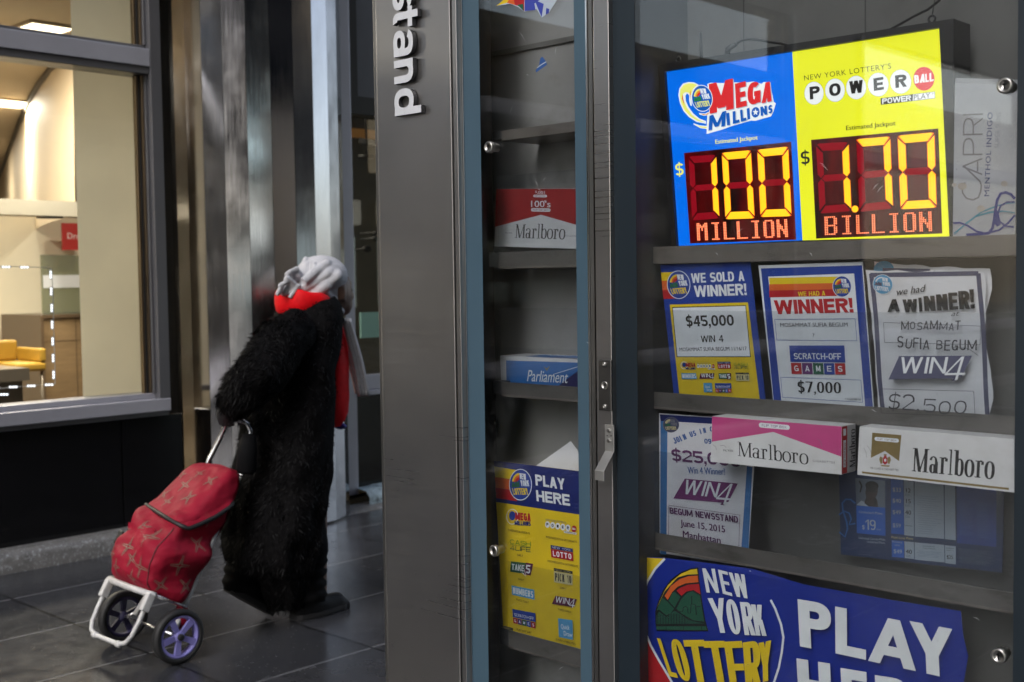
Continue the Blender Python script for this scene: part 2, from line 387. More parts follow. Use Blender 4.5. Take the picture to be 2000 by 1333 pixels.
class Print:
    """flat printing on the real plane y = Y (facing -Y); points are given as photo pixels and meet that plane by ray"""
    def __init__(s, Y, k=1): s.Y = Y; s.mb = MB(); s.n = 0; s.k = k
    def q(s, p): v = onY(p[0], p[1], s.Y); return Vector((v.x, s.Y, v.z))
    def lay(s, step=.0003):
        if step: s.n += 1
        return -.00003*s.n*s.k
    def poly(s, pts, m, step=.0003):
        d = s.lay(step); vs = [s.q(p)+Vector((0, d, 0)) for p in pts]
        ar = sum(vs[i].x*vs[(i+1) % len(vs)].z-vs[(i+1) % len(vs)].x*vs[i].z for i in range(len(vs)))
        if ar < 0: vs = vs[::-1]
        s.mb.add(vs, [tuple(range(len(vs)))], m)
    def quadgrid(s, c4, m, nu=12, nv=12, step=.0003, edge=None):
        """four corners TL TR BR BL, finely divided so that it can curl"""
        d = s.lay(step); rows = []
        for j in range(nv+1):
            r = []
            for i in range(nu+1):
                u, v = i/nu, j/nv
                p = [(1-u)*(1-v)*c4[0][k]+u*(1-v)*c4[1][k]+u*v*c4[2][k]+(1-u)*v*c4[3][k] for k in (0, 1)]
                if edge: p = edge(u, v, p)
                r.append(s.q(p)+Vector((0, d, 0)))
            rows.append(r)
        s.mb.grid(rows, m, flip=True)
    def card(s, c4, m, th=.0008, mb=None):
        """board with thickness behind the print"""
        d = s.lay(); a = [s.q(p)+Vector((0, d, 0)) for p in c4]; b = [p+Vector((0, th, 0)) for p in a]
        n = len(a); vs = a+b
        ar = sum(a[i].x*a[(i+1) % n].z-a[(i+1) % n].x*a[i].z for i in range(n))
        fs = [tuple(range(n)), tuple(range(2*n-1, n-1, -1))]+[(i, i+n, (i+1) % n+n, (i+1) % n) for i in range(n)]
        if ar < 0: fs = [f[::-1] for f in fs]
        s.mb.add(vs, fs, m)
    def ellipse(s, c, rx, ry, m, rot=0, n=36, step=.0003, seg=None):
        ca, sa = math.cos(R_(rot)), math.sin(R_(rot)); pts = []
        t0, t1 = seg if seg else (0, 360)
        for i in range(n+(1 if seg else 0)):
            t = R_(t0+(t1-t0)*i/n); x, y = rx*math.cos(t), ry*math.sin(t)
            pts.append((c[0]+x*ca-y*sa, c[1]+x*sa+y*ca))
        s.poly(pts, m, step)
    def ring(s, c, rx, ry, wd, m, rot=0, n=48, t0=0, t1=360, step=.0003):
        d = s.lay(step); ca, sa = math.cos(R_(rot)), math.sin(R_(rot)); rows = [[], []]
        for i in range(n+1):
            t = R_(t0+(t1-t0)*i/n)
            for k, (a, b) in enumerate(((rx, ry), (rx-wd, ry-wd))):
                x, y = a*math.cos(t), b*math.sin(t)
                rows[k].append(s.q((c[0]+x*ca-y*sa, c[1]+x*sa+y*ca))+Vector((0, d, 0)))
        s.mb.grid(rows, m, smooth=False)
    def line(s, pts, wd, m, step=.0003, taper=False):
        """pen / printed line through pixels, wd in pixels"""
        d = s.lay(step); k = len(pts); rows = [[], []]
        for i in range(k):
            a, b = pts[max(0, i-1)], pts[min(k-1, i+1)]
            dx, dy = b[0]-a[0], b[1]-a[1]; l = math.hypot(dx, dy) or 1
            h = wd/2*(1 if not taper else .25+.75*math.sin(math.pi*(i+.5)/k))
            nx, ny = -dy/l*h, dx/l*h
            rows[0].append(s.q((pts[i][0]+nx, pts[i][1]+ny))+Vector((0, d, 0))); rows[1].append(s.q((pts[i][0]-nx, pts[i][1]-ny))+Vector((0, d, 0)))
        s.mb.grid(rows, m, smooth=False)
    def frame(s, A, B, wd, m):
        for i in range(len(A)):
            s.line([A[i], A[(i+1) % len(A)]], wd, m)
    def _map(s, a, b, c): 
        A, Bq, Cq = s.q(a), s.q(b), s.q(c); return A, Bq-A, Cq-A
    def st(s, txt, a, b, c, m, wt=.2, hs=None, gap=.07, italic=0, step=.0003):
        """bold sans line: a = left end of baseline, b = right end, c = above a at cap height"""
        A, U, V = s._map(a, b, c); d = s.lay(step); W = U.length/V.length
        for k, p in enumerate(slines(txt, W, wt, hs or wt*.82, gap, italic)):
            vs = [A+U*(x/W)+V*y+Vector((0, d-.0000015*(k % 40), 0)) for x, y in p]
            ar = sum(vs[i].x*vs[(i+1) % len(vs)].z-vs[(i+1) % len(vs)].x*vs[i].z for i in range(len(vs)))
            s.mb.add(vs if ar > 0 else vs[::-1], [tuple(range(len(vs)))], m)
        s.n += 2
    def bt(s, txt, a, b, c, m, off=0.0, italic=0.0, step=.0003, space=1.0):
        """regular text line"""
        A, U, V = s._map(a, b, c)
        vs, fs, W = bfont(txt, 0.0, italic, space); sh = off/.7/W
        for dx in ((-sh, 0, sh) if off else (0,)):
            d = s.lay(step); s.mb.add([A+U*(x*(1-2*sh)+sh+dx)+V*y+Vector((0, d, 0)) for x, y in vs], fs, m)
    def build(s, name, parent=None, warp=None): return s.mb.build(name, parent, warp=warp)
def Pz(z0, sc_, ox=0, oy=0):
    """pixel of an enlarged detail -> photo pixel"""
    return lambda x, y: (z0[0]+x/sc_, z0[1]+y/sc_)
# ================================================================== the ground
def ground_mat():
    m = bpy.data.materials.new('wet_paving'); t = NT(m); P = t.pos()
    sp = t.n('SeparateXYZ', {0: P}); X, Y = sp.outputs[0], sp.outputs[1]
    def joint(v, off, per, hw):
        f = t.m('ABSOLUTE', t.m('SUBTRACT', t.m('FRACT', t.m('ADD', t.m('DIVIDE', t.m('SUBTRACT', v, off), per), 100.5)), .5))
        return t.m('LESS_THAN', t.m('MULTIPLY', f, per), hw)
    wob = t.m('MULTIPLY', t.m('SUBTRACT', t.noise(9), .5), .006)
    jx = joint(t.m('ADD', X, wob), -3.545, .6, .0065); jy = joint(t.m('ADD', Y, wob), 2.30, .617, .0065)
    j = t.m('MAXIMUM', jx, jy)
    cell = t.n('TexWhiteNoise', {0: t.n('CombineXYZ', {0: t.m('FLOOR', t.m('DIVIDE', t.m('ADD', X, 3.545), .6)), 1: t.m('FLOOR', t.m('DIVIDE', t.m('SUBTRACT', Y, 2.30), .617))}).outputs[0]}).outputs[0]
    big = t.noise(1.7, detail=5); mid = t.noise(14, detail=5); fine = t.noise(160, detail=3)
    v = t.m('MULTIPLY', t.ramp(cell, 0, 1, .82, 1.15), t.m('MULTIPLY', t.ramp(big, .3, .7, .88, 1.1), t.m('MULTIPLY', t.ramp(mid, .3, .7, .82, 1.15), t.ramp(fine, .3, .7, .75, 1.25))))
    c = t.mix(1.0, (.041, .042, .047), t.n('CombineColor', {0: v, 1: v, 2: v}).outputs[0], 'MULTIPLY')
    vor = t.n('TexVoronoi', {'Vector': P, 'Scale': 46.0}); grit = t.m('MULTIPLY', t.m('LESS_THAN', vor.outputs['Distance'], .10), t.m('GREATER_THAN', t.noise(5, detail=3), .47))
    c = t.mix(t.m('MULTIPLY', grit, .75), c, (.30, .29, .27))
    v2 = t.n('TexVoronoi', {'Vector': P, 'Scale': 9.0}); spot = t.m('MULTIPLY', t.m('LESS_THAN', v2.outputs['Distance'], .09), t.m('GREATER_THAN', t.noise(3.3, detail=2), .5))
    c = t.mix(t.m('MULTIPLY', spot, .55), c, (.016, .015, .015))
    c = t.mix(t.m('MULTIPLY', jx, .75), c, (.17, .17, .18)); c = t.mix(t.m('MULTIPLY', jy, .95), c, (.006, .006, .006))
    t.set('Base Color', c)
    wet = t.noise(1.3, detail=3, rough=.5)
    t.set('Roughness', t.m('ADD', t.ramp(wet, .3, .7, .14, .28), t.ramp(mid, .3, .7, -.02, .05))); t.set('Specular IOR Level', .5)
    h = t.m('SUBTRACT', t.m('ADD', t.m('MULTIPLY', fine, .5), t.m('MULTIPLY', mid, .6)), t.m('MULTIPLY', j, 1.6)); t.bump(h, .22, .006)
    return m
def asphalt():
    m = bpy.data.materials.new('wet_asphalt'); t = NT(m)
    f = t.ramp(t.noise(60, detail=5), .3, .7, .6, 1.3)
    t.set('Base Color', t.mix(1.0, (.045, .045, .048), t.n('CombineColor', {0: f, 1: f, 2: f}).outputs[0], 'MULTIPLY'))
    t.set('Roughness', t.ramp(t.noise(1.2), .4, .6, .15, .5)); t.bump(t.noise(150), .3, .006)
    return m
mb = MB(); g = ground_mat()
mb.box(-7.2, 1.6, -40, 60, -.30, 0, g); tagged(mb.build('sidewalk'), kind='structure')
mb = MB(); mb.box(1.603, 1.78, -40, 60, -.30, -.003, mat('kerb_stone', (.22, .21, .20), .45, var=.3, vs=12)); tagged(mb.build('kerb'), kind='structure')
mb = MB(); mb.box(1.783, 60, -60, 80, -.5, -.16, asphalt()); tagged(mb.build('street'), kind='structure')

# ================================================================== the newsstand
GY = 1.92                                            # front of the display glass
LIP = 2.0                                            # front of the shelf lips
ns = thing('newsstand', (-1.0, 3.0, 0), 'brushed steel newsstand with glass display cases and raised lettering on its corner post', 'newsstand')
ST = steel('post_steel', (.445, .43, .425), .32, (2, 2, 220), var=.06, bumpk=.004)
ST2 = steel('dark_steel', (.30, .29, .28), .34, (200, 200, 3))
TRIM = steel('bright_edge', (.75, .75, .77), .18, (40, 40, 2))
BLK = mat('black_gasket', (.010, .010, .011), .5)
def XY(px, Y, py=650): return onY(px, py, Y).x
# corner post: face, edge strip, reveal
x0, x1 = XY(740, 1.90), XY(890, 1.90); xe = XY(897, 1.90)
mb = MB(); mb.box(x0+.010, x1-.003, 1.90, 1.98, 0, 2.62, ST); mb.build('corner_post', ns, bevel=.002)
mb = MB(); mb.box(x0-.004, x0+.007, 1.903, 2.36, 0, 2.62, ST2); mb.box(x1+.001, xe+.004, 1.902, 1.99, 0, 2.62, ST); mb.build('post_edge', ns, bevel=.0015)
mb = MB(); mb.box(x0+.012, x1-.02, 1.9815, 2.05, .002, 2.618, BLK); mb.box(x1-.0025, x1+.0005, 1.906, 1.98, .002, 2.618, BLK); mb.box(xe+.004, XY(913, GY), 1.93, 1.99, 0, 2.6, BLK); mb.build('shadow_gap', ns)
# raised letters reading downwards
LW, LD = mat('letter_white', (.72, .74, .78), .35, var=.06, vs=30), mat('letter_return', (.05, .05, .055), .5)
def raised(ch, ztop, zbot, cap=.093):
    """one letter, its baseline to the left, reading from top to bottom"""
    W = (ztop-zbot)/cap; a = .185; xb = XY(776, 1.895, 150)
    m_ = MB(); ps = glyph(ch, W, a, .165)
    for k, p in enumerate(ps):
        f = [Vector((xb+y*cap, 1.885-.00001*k, ztop-x*cap)) for x, y in p]
        ar = sum(f[i].x*f[(i+1) % len(f)].z-f[(i+1) % len(f)].x*f[i].z for i in range(len(f)))
        if ar < 0: f = f[::-1]
        bk = [Vector((v.x, 1.8975, v.z)) for v in f]; n = len(f)
        m_.add(f, [tuple(range(n))], LW)
        m_.add(f+bk, [(i, i+n, (i+1) % n+n, (i+1) % n) for i in range(n)], LD)
    return m_.build('letter', ns)
def zt(py, px=800): return onY(px, py, 1.89).z
for ch, a, b in (('s', -38, 17), ('t', 13, 53), ('a', 57, 108), ('n', 115, 161), ('d', 172, 224)): raised(ch, zt(a), zt(b))
zz = zt(-42)
for ch, wd in (('s', .066), ('w', .098), ('e', .07), ('n', .068)):
    raised(ch, zz+wd, zz); zz += wd+.012
# narrow glazed door
FR = mat('border_blue', (72, 96, 112), .3, var=.05, vs=5); FRD = mat('border_slate', (34, 44, 52), .3, var=.05, vs=5)
GL = glass('case_glass', (.935, .945, .955), .03, 1.45, haze=.0)
nl0, nl1 = XY(914.5, GY), XY(945, GY); nr0, nr1 = XY(1128, GY), XY(1151, GY)
mb = MB(); mb.box(nl0, nr1, GY, GY+.008, .12, 2.5, GL); narrow = mb.build('glass_door', ns)
mb = MB(); mb.box(nl0, nl1, GY-.0012, GY-.0003, .12, 2.5, FR); mb.build('border_strip', narrow)
mb = MB(); mb.box(nr0, nr1, GY-.0012, GY-.0003, .12, 2.5, FR); mb.build('border_strip', narrow)
mb = MB(); mb.box(nl0-.004, nl0-.0005, GY-.004, GY+.02, .12, 2.5, TRIM); mb.box(nr1+.0005, nr1+.004, GY-.004, GY+.02, .12, 2.5, TRIM); mb.box(nr1+.005, XY(1162, GY), GY, GY+.09, 0, 2.6, ST2); mb.build('door_frame', narrow)
# post between the doors
p0, p1 = XY(1164, 1.905), XY(1194, 1.905)
mb = MB(); mb.box(p0, p1, 1.905, 1.99, 0, 2.62, ST); mb.box(p1+.0015, XY(1200, 1.91), 1.93, 1.985, 0, 2.6, BLK); mb.build('door_post', ns, bevel=.0015)
# wide glazed door
w0 = XY(1203, GY); w1 = XY(1245, GY); wr0, wr1 = XY(1984, GY), XY(2070, GY)
mb = MB(); mb.box(w0, wr1, GY, GY+.008, .12, 2.5, GL); wide = mb.build('glass_door', ns)
mb = MB(); mb.box(w0, w1, GY-.0012, GY-.0003, .12, 2.5, FRD); mb.build('border_strip', wide)
mb = MB(); mb.box(wr0, wr1, GY-.0012, GY-.0003, .12, 2.5, FRD); mb.build('border_strip', wide)
mb = MB(); mb.box(w0-.004, w0-.0005, GY-.004, GY+.02, .12, 2.5, TRIM); mb.box(wr1+.0005, wr1+.05, GY-.003, GY+.1, 0, 2.6, ST2); mb.build('door_frame', wide)
# cylinder locks
CH = steel('chrome', (.42, .41, .39), .33, (90, 90, 90), bumpk=.04)
def lock(px, py, par, slot=True, k=1.0):
    c = onY(px, py, GY-.006); r = .0118*k; m_ = MB()
    m_.lathe((c.x, GY+.02, c.z), (0, -1, 0), [(0, r*.8), (.020, r*.85), (.0205, r*1.12), (.029, r*1.15), (.0315, r*1.0), (.0316, r*.72), (.030, r*.68)], CH, 28)
    l = m_.build('cylinder_lock', par)
    m_ = MB(); m_.box(c.x-r*.12, c.x+r*.12, GY-.0112, GY-.0102, c.z-r*.5, c.z+r*.5, BLK); m_.box(c.x-r*.3, c.x+r*.3, GY-.0112, GY-.0102, c.z+r*.05, c.z+r*.3, BLK); m_.build('keyhole', l)
lock(956, 288, narrow); lock(966, 1076, narrow); lock(1964, 168, wide, k=.95); lock(1952, 1281, wide, k=.95)
# lock plate and pull on the post
a, b = onY(1168, 703, 1.898), onY(1194, 804, 1.898)
mb = MB(); mb.box(a.x, b.x, 1.8985, 1.9045, b.z, a.z, steel('plate_steel', (.17, .165, .16), .36, (3, 3, 3), var=.2)); plate = mb.build('lock_plate', ns, bevel=.0015)
cx = (a.x+b.x)/2
mb = MB(); mb.lathe((cx, 1.8985, (a.z+b.z)/2), (0, -1, 0), [(0, .0085), (.002, .0085), (.0022, .0066), (.001, .006)], CH, 24); mb.box(cx-.001, cx+.001, 1.8955, 1.8962, (a.z+b.z)/2-.004, (a.z+b.z)/2+.003, BLK); mb.build('keyhole', plate)
for z in (a.z-.009, b.z+.009):
    mb = MB(); mb.lathe((cx, 1.8985, z), (0, -1, 0), [(0, .0055), (.002, .0052), (.0035, .003), (.0036, .0015), (.0025, .0012)], CH, 18); mb.build('screw', plate)
a, b = onY(1182, 829, 1.90), onY(1203, 922, 1.90); zk = onY(1190, 880, 1.90).z
HM = steel('pull_steel', (.72, .71, .69), .42, (60, 60, 60), var=.2)
mb = MB(); xa, xb = a.x, a.x+.0235
prof = [(1.9015, a.z), (1.9015, zk), (1.868, zk-.036), (1.868, zk-.058)]
rows = []
for sgn, off in ((1, 0), (-1, .0032)):
    rows.append([Vector((xa, y-off, z-(off*.6 if i in (1, 2) else 0))) for i, (y, z) in enumerate(prof)]); rows.append([Vector((xb, y-off, z-(off*.6 if i in (1, 2) else 0))) for i, (y, z) in enumerate(prof)])
A0, B0, A1, B1 = rows
vs = A0+B0+A1+B1; fs = []
for i in range(3): fs += [(8+i, 9+i, 13+i, 12+i), (i, 4+i, 5+i, 1+i), (i, 1+i, 9+i, 8+i), (4+i, 12+i, 13+i, 5+i)]
fs += [(0, 8, 12, 4), (3, 7, 15, 11)]
mb.add(vs, fs, HM); pull = mb.build('door_pull', ns, bevel=.001)
for z in (a.z-.012, a.z-.033):
    mb = MB(); mb.lathe(((xa+xb)/2, 1.8985, z), (0, -1, 0), [(0, .0042), (.004, .0042), (.0045, .0036)], CH, 8, smooth=False); mb.build('bolt', pull)
for dx in (-.005, .005):
    mb = MB(); mb.lathe(((xa+xb)/2+dx, 1.8984, a.z-.0225), (0, -1, 0), [(0, .0016), (.0004, .0016)], BLK, 10); mb.build('bolt_hole', pull)
# case linings
BACK = mat('case_back', (.30, .30, .29), .55, metal=.0, var=.22, vs=2.2, dirt=((.10, .09, .07), .5, 6))
BACKD = mat('case_side', (.085, .085, .085), .5, var=.2, vs=3)  # side linings coloured darker for the shade inside the case
BY = 2.13
mb = MB(); mb.box(XY(955, BY)-.012, XY(1160, GY)+.03, BY, BY+.02, .05, 2.55, BACK); mb.build('back_panel', ns)
mb = MB(); mb.box(w0+.0, -.60, BY, BY+.02, .05, 2.55, mat('wide_back', (.125, .125, .118), .5, var=.25, vs=2.0, dirt=((.06, .055, .045), .5, 5))); mb.build('back_panel', ns)
mb = MB(); mb.box(XY(960, BY)-.012, XY(960, BY), GY+.075, BY-.001, .05, 2.55, BACKD); mb.build('side_panel', ns)
mb = MB(); mb.box(p1+.03, p1+.036, GY+.012, BY-.001, .05, 2.55, BACKD); mb.build('side_panel', ns)
mb = MB(); mb.box(wr1-.02, wr1-.014, GY+.012, BY-.001, .05, 2.55, BACKD); mb.build('side_panel', ns)
SEAM = mat('panel_seam', (.05, .05, .047), .6)
for px, py0, py1 in ((1690, -60, 130), (1452, -60, 95)):
    mb = MB(); a = onY(px, py0, BY-.001); mb.box(a.x-.0012, a.x+.0012, BY-.0009, BY-.0002, 1.75, 2.5, SEAM); mb.build('panel_seam', ns)
mb = MB(); a = onY(1050, 85, BY); mb.box(XY(962, BY), XY(1160, BY), BY-.006, BY-.0005, a.z-.012, a.z, mat('seam_strip', (.17, .17, .16), .5, var=.2)); mb.build('seam_strip', ns)
# shelves with bent lips
SH = mat('shelf_metal', (.165, .15, .133), .42, metal=.25, var=.22, vs=5, dirt=((.045, .038, .03), .6, 11), stretch=(1, 1, 2.5))
SHC = mat('shelf_cap', (.07, .072, .075), .4, metal=.2, var=.25, vs=9)
ACR = glass('acrylic', (.91, .92, .93), .02, 1.25, rough=.05, haze=.008, speck=False)
def shelf(xa, xb, zt_, zb_, cap=0.0, acr=None):
    m_ = MB(); m_.box(xa, xb, LIP, LIP+.0025, zb_, zt_, SH); m_.box(xa, xb, LIP+.0026, BY-.001, zb_, zb_+.0025, SH)
    if cap: m_.box(xa-cap, xa-.0005, LIP+.001, LIP+.05, zb_+.004, zt_+.001, SHC)
    s_ = m_.build('shelf', ns, bevel=.0008)
    if acr is not None:
        m_ = MB(); m_.box(xa+.004, xb-.004, LIP-.0035, LIP-.0008, zb_+.006, acr, ACR); m_.build('acrylic_front', s_)
    return s_
def zz(px, py): return onY(px, py, LIP).z
na, nb = XY(975, LIP), XY(1150, LIP); wa, wb = XY(1256, LIP), XY(2010, LIP)
shelf(XY(985, LIP), nb, zz(1128, 236), zz(1128, 257), .03)
shelf(na, nb, zz(1050, 491), zz(1050, 524), .03, zz(1050, 338))
shelf(XY(978, LIP), nb, zz(1050, 751), zz(1050, 780), .03, zz(1050, 602))
shelf(XY(985, LIP), nb, zz(1050, 1246), zz(1050, 1282), .03, zz(1050, 1108))
shelf(wa, wb, zz(1500, 475), zz(1500, 511))
shelf(wa, wb, zz(1500, 781), zz(1500, 817), acr=zz(1500, 608))
shelf(wa, wb, zz(1500, 1078), zz(1500, 1114), acr=zz(1500, 905))
# body of the kiosk: side walls, roof, plinth
KB = steel('kiosk_panel', (.42, .40, .38), .34, (3, 3, 120))
mb = MB(); mb.box(x0+.004, x0+.03, 2.37, 5.6, 0, 2.62, KB); mb.build('side_wall', ns)
mb = MB(); mb.box(x0+.03, 1.2, 5.57, 5.6, 0, 2.62, KB); mb.build('rear_wall', ns)
mb = MB(); mb.box(1.17, 1.2, 1.92, 5.57, 0, 2.62, KB); mb.build('side_wall', ns)
mb = MB(); mb.box(wr1+.055, 1.168, 1.925, 1.96, 0, 2.62, KB); mb.build('front_panel', ns)
mb = MB(); mb.box(x0-.02, 1.25, 1.86, 5.7, 2.63, 2.86, KB); mb.build('roof', ns, bevel=.01)
mb = MB(); mb.box(xe+.02, 1.16, 1.94, 2.15, .0, .11, ST2); mb.build('plinth', ns)

SCR = mat('scratch_white', (.55, .56, .57), .6)
def scratch_marks(par, lst):
    m_ = MB()
    for (xa, ya_, xb, yb_, w_) in lst:
        p, q = onY(xa, ya_, GY-.0018), onY(xb, yb_, GY-.0018); d = (q-p); n_ = Vector((-d.z, 0, d.x)).normalized()*w_*.0011
        c = (p+q)/2+Vector((n_.x*2.5, 0, n_.z*2.5))
        m_.add([p, c+n_, q, c-n_], [(0, 3, 2, 1)], SCR)
    m_.build('scratch_marks', par)
scratch_marks(narrow, [(1012, 60, 1026, 82, .6), (996, 224, 1002, 206, .5), (1027, 147, 1033, 149, .8), (1045, 352, 1050, 366, .5), (1060, 356, 1066, 346, .4), (1050, 370, 1056, 373, .5), (1018, 1118, 1026, 1126, .7), (1022, 1108, 1027, 1128, .6), (1090, 1310, 1102, 1302, .5), (1062, 392, 1063, 396, .9), (1084, 108, 1087, 92, .6), (1145, 668, 1152, 676, .8)])
scratch_marks(wide, [(1600, 318, 1612, 326, .4), (1603, 322, 1618, 334, .4), (1704, 372, 1716, 358, .4), (1712, 378, 1726, 362, .4), (1397, 494, 1402, 500, .6), (1580, 493, 1586, 502, .6), (1900, 1206, 1914, 1213, .6), (1437, 458, 1452, 446, .5), (1700, 800, 1712, 806, .4), (1330, 690, 1344, 688, .4), (1812, 640, 1822, 652, .4)])
# ================================================================== inks
W_ = ink('white', (226, 231, 234)); K_ = ink('black', (18, 18, 20)); NAVY = ink('navy', (18, 34, 104)); BLU = ink('blue', (30, 62, 150)); RED = ink('red', (176, 26, 34))
YEL = ink('yellow', (226, 196, 30)); ORA = ink('orange', (214, 98, 36)); GRN = ink('green', (28, 92, 66)); LBL = ink('light_blue', (86, 158, 200)); MAR = ink('maroon', (92, 22, 58))
GOLD = ink('gold', (140, 112, 52)); PINK = ink('pink', (196, 72, 132)); LIME = ink('lime', (86, 150, 44)); CRM = ink('cream', (206, 196, 140)); GRY = ink('grey', (120, 122, 126)); SLT = ink('slate', (74, 76, 104))
TEAL = ink('teal', (20, 110, 100)); PUR = ink('purple', (96, 40, 104)); MGREY = ink('marker', (44, 44, 50)); PAPER = mat('paper', (.74, .75, .77), .6, var=.12, vs=9, dirt=((.42, .36, .27), .35, 5))
def lerp(a, b, t): return (a[0]+(b[0]-a[0])*t, a[1]+(b[1]-a[1])*t)
def quad(c4):
    """unit square (u right, v down) -> pixels inside four corners TL TR BR BL"""
    def f(u, v): return lerp(lerp(c4[0], c4[1], u), lerp(c4[3], c4[2], u), v)
    return f
def sub(f, u0, v0, u1, v1): return [f(u0, v0), f(u1, v0), f(u1, v1), f(u0, v1)]
def tl(P, f, txt, u0, u1, vb, vt, m, wt=.2, **k): P.st(txt, f(u0, vb), f(u1, vb), f(u0, vt), m, wt, **k)
def bl(P, f, txt, u0, u1, vb, vt, m, off=0.0, **k): P.bt(txt, f(u0, vb), f(u1, vb), f(u0, vt), m, off, **k)
SIMPLE = dict(ring='white', disc='blue')
def lottery_badge(P, c, rx, ry, rot=0, pal=None, small=True):
    """round badge: rainbow over green hills, three stacked words"""
    p = pal or dict(w=W_, b=BLU, y=YEL, o=ORA, r=RED, g=GRN, k=K_)
    ca, sa = math.cos(R_(rot)), math.sin(R_(rot))
    def f(x, y): return (c[0]+(x*rx)*ca-(y*ry)*sa, c[1]+(x*rx)*sa+(y*ry)*ca)
    P.ellipse(c, rx, ry, p['w'], rot); P.ellipse(c, rx*.94, ry*.95, p['b'], rot)
    def sector(r0, r1, m):
        o = [f(-.10-r1*math.cos(R_(t)), -.08-r1*1.0*math.sin(R_(t))) for t in range(12, 91, 13)]; i_ = [f(-.10-r0*math.cos(R_(t)), -.08-r0*math.sin(R_(t))) for t in range(12, 91, 13)]
        P.poly(o+i_[::-1], m)
    sector(.52, .66, p['y']); sector(.38, .53, p['o']); sector(.22, .39, p['r'])
    P.poly([f(-.80, .16), f(-.66, -.20), f(-.52, -.05), f(-.40, -.26), f(-.28, -.12), f(-.12, -.22), f(-.06, .16)], p['g'])
    P.st('NEW', f(-.03, -.36), f(.50, -.30), f(-.08, -.74), p['w'], .24, gap=.05); P.st('YORK', f(.06, .10), f(.78, .10), f(-.02, -.28), p['w'], .22, gap=.05)
    P.st('LOTTERY', f(-.58, .64), f(.74, .64), f(-.74, .22), p['y'], .24, gap=.05)
def win4(P, c4, m, w):
    f = quad(c4)
    P.poly([f(.12, .02), f(1, 0), f(.90, .86), f(.86, .86), f(.84, 1.02), f(.78, 1.02), f(.80, .92), f(0, .98)], m)
    for ch, u0, u1 in (('W', .13, .40), ('I', .44, .485), ('N', .50, .70)): P.st(ch, f(u0, .72), f(u1, .72), f(u0+.02, .06), w, .17, hs=.1)
    P.st('4', f(.68, 1.0), f(.93, .98), f(.74, .05), w, .10, hs=.09)
def scratch(P, c4, top=None):
    f = quad(c4); P.poly(sub(f, 0, 0, 1, .58), top or BLU); tl(P, f, 'SCRATCH-OFF', .07, .93, .48, .27, W_, .17)
    for i, (ch, m) in enumerate(zip('GAMES', (RED, PUR, GRN, BLU, RED))):
        u = i*.2; P.poly(sub(f, u+.006, .61, u+.194, 1), m); tl(P, f, ch, u+.06, u+.14, .9, .70, W_, .2)
def megalogo(P, c4):
    f = quad(c4); P.ring(f(.24, .42), abs(c4[1][0]-c4[0][0])*.24, abs(c4[3][1]-c4[0][1])*.5, 1.2, W_, n=24)
    P.ellipse(f(.24, .36), abs(c4[1][0]-c4[0][0])*.13, abs(c4[3][1]-c4[0][1])*.3, BLU, n=20)
    tl(P, f, 'MEGA', .36, 1, .62, .1, RED, .3, gap=.06); tl(P, f, 'MILLIONS', .32, 1, .98, .68, NAVY, .28, gap=.05)
def powerlogo(P, c4, n=20):
    f = quad(c4); wd = math.hypot(c4[1][0]-c4[0][0], c4[1][1]-c4[0][1]); h = abs(c4[3][1]-c4[0][1])
    bl(P, f, "NEW YORK LOTTERY'S", .02, .66, .2, .04, GRY)
    for i, ch in enumerate('POWER'):
        c = f(.075+i*.163, .52); P.ellipse(c, wd*.074, h*.27, W_, n=n); u = .075+i*.163; tl(P, f, ch, u-.034, u+.034, .65, .39, K_, .3)
    P.ellipse(f(.92, .52), wd*.078, h*.28, RED, n=n); tl(P, f, 'BALL', .865, .975, .60, .43, W_, .2)
    P.poly(sub(f, .6, .82, 1, 1), W_); tl(P, f, 'POWERPLAY', .62, .98, .97, .85, K_, .2)
def cashlogo(P, c4):
    f = quad(c4); tl(P, f, 'CASH', 0, 1, .46, .06, LIME, .16, gap=.12); P.line([f(0, .52), f(1, .52)], .5, GRN); tl(P, f, '4LIFE', 0, 1, .98, .58, GRN, .16, gap=.12)
def lottologo(P, c4):
    f = quad(c4); P.poly(sub(f, 0, 0, 1, .30), NAVY); tl(P, f, 'NEW YORK', .06, .94, .24, .07, W_, .14, gap=.3); P.poly(sub(f, 0, .32, 1, 1), RED); tl(P, f, 'LOTTO', .08, .92, .88, .44, W_, .24, gap=.22)
def takelogo(P, c4):
    f = quad(c4); P.poly([f(.02, 0), f(.70, 0), f(.64, .92), f(0, .92)], GRN); P.poly([f(.68, -.04), f(1, 0), f(.92, 1), f(.62, 1)], MAR); tl(P, f, 'TAKE', .06, .62, .74, .2, W_, .22); tl(P, f, '5', .70, .90, .86, .14, W_, .22)
def picklogo(P, c4):
    f = quad(c4); P.poly(sub(f, 0, 0, 1, .2), K_); tl(P, f, 'NEW YORK', .05, .95, .16, .05, CRM, .12, gap=.3); P.poly(sub(f, 0, .22, 1, 1), CRM); tl(P, f, 'PICK 10', .06, .94, .88, .34, MGREY, .16, gap=.12)
def numlogo(P, c4):
    f = quad(c4); P.poly(sub(f, 0, 0, 1, 1), LBL); tl(P, f, 'NUMBERS', .05, .95, .84, .16, W_, .2, gap=.1)
def drawlogo(P, c4):
    f = quad(c4); P.poly(sub(f, 0, 0, 1, 1), LBL); bl(P, f, 'Quick', .18, .78, .52, .28, W_, .015); bl(P, f, 'Draw', .36, .98, .86, .62, W_, .015)
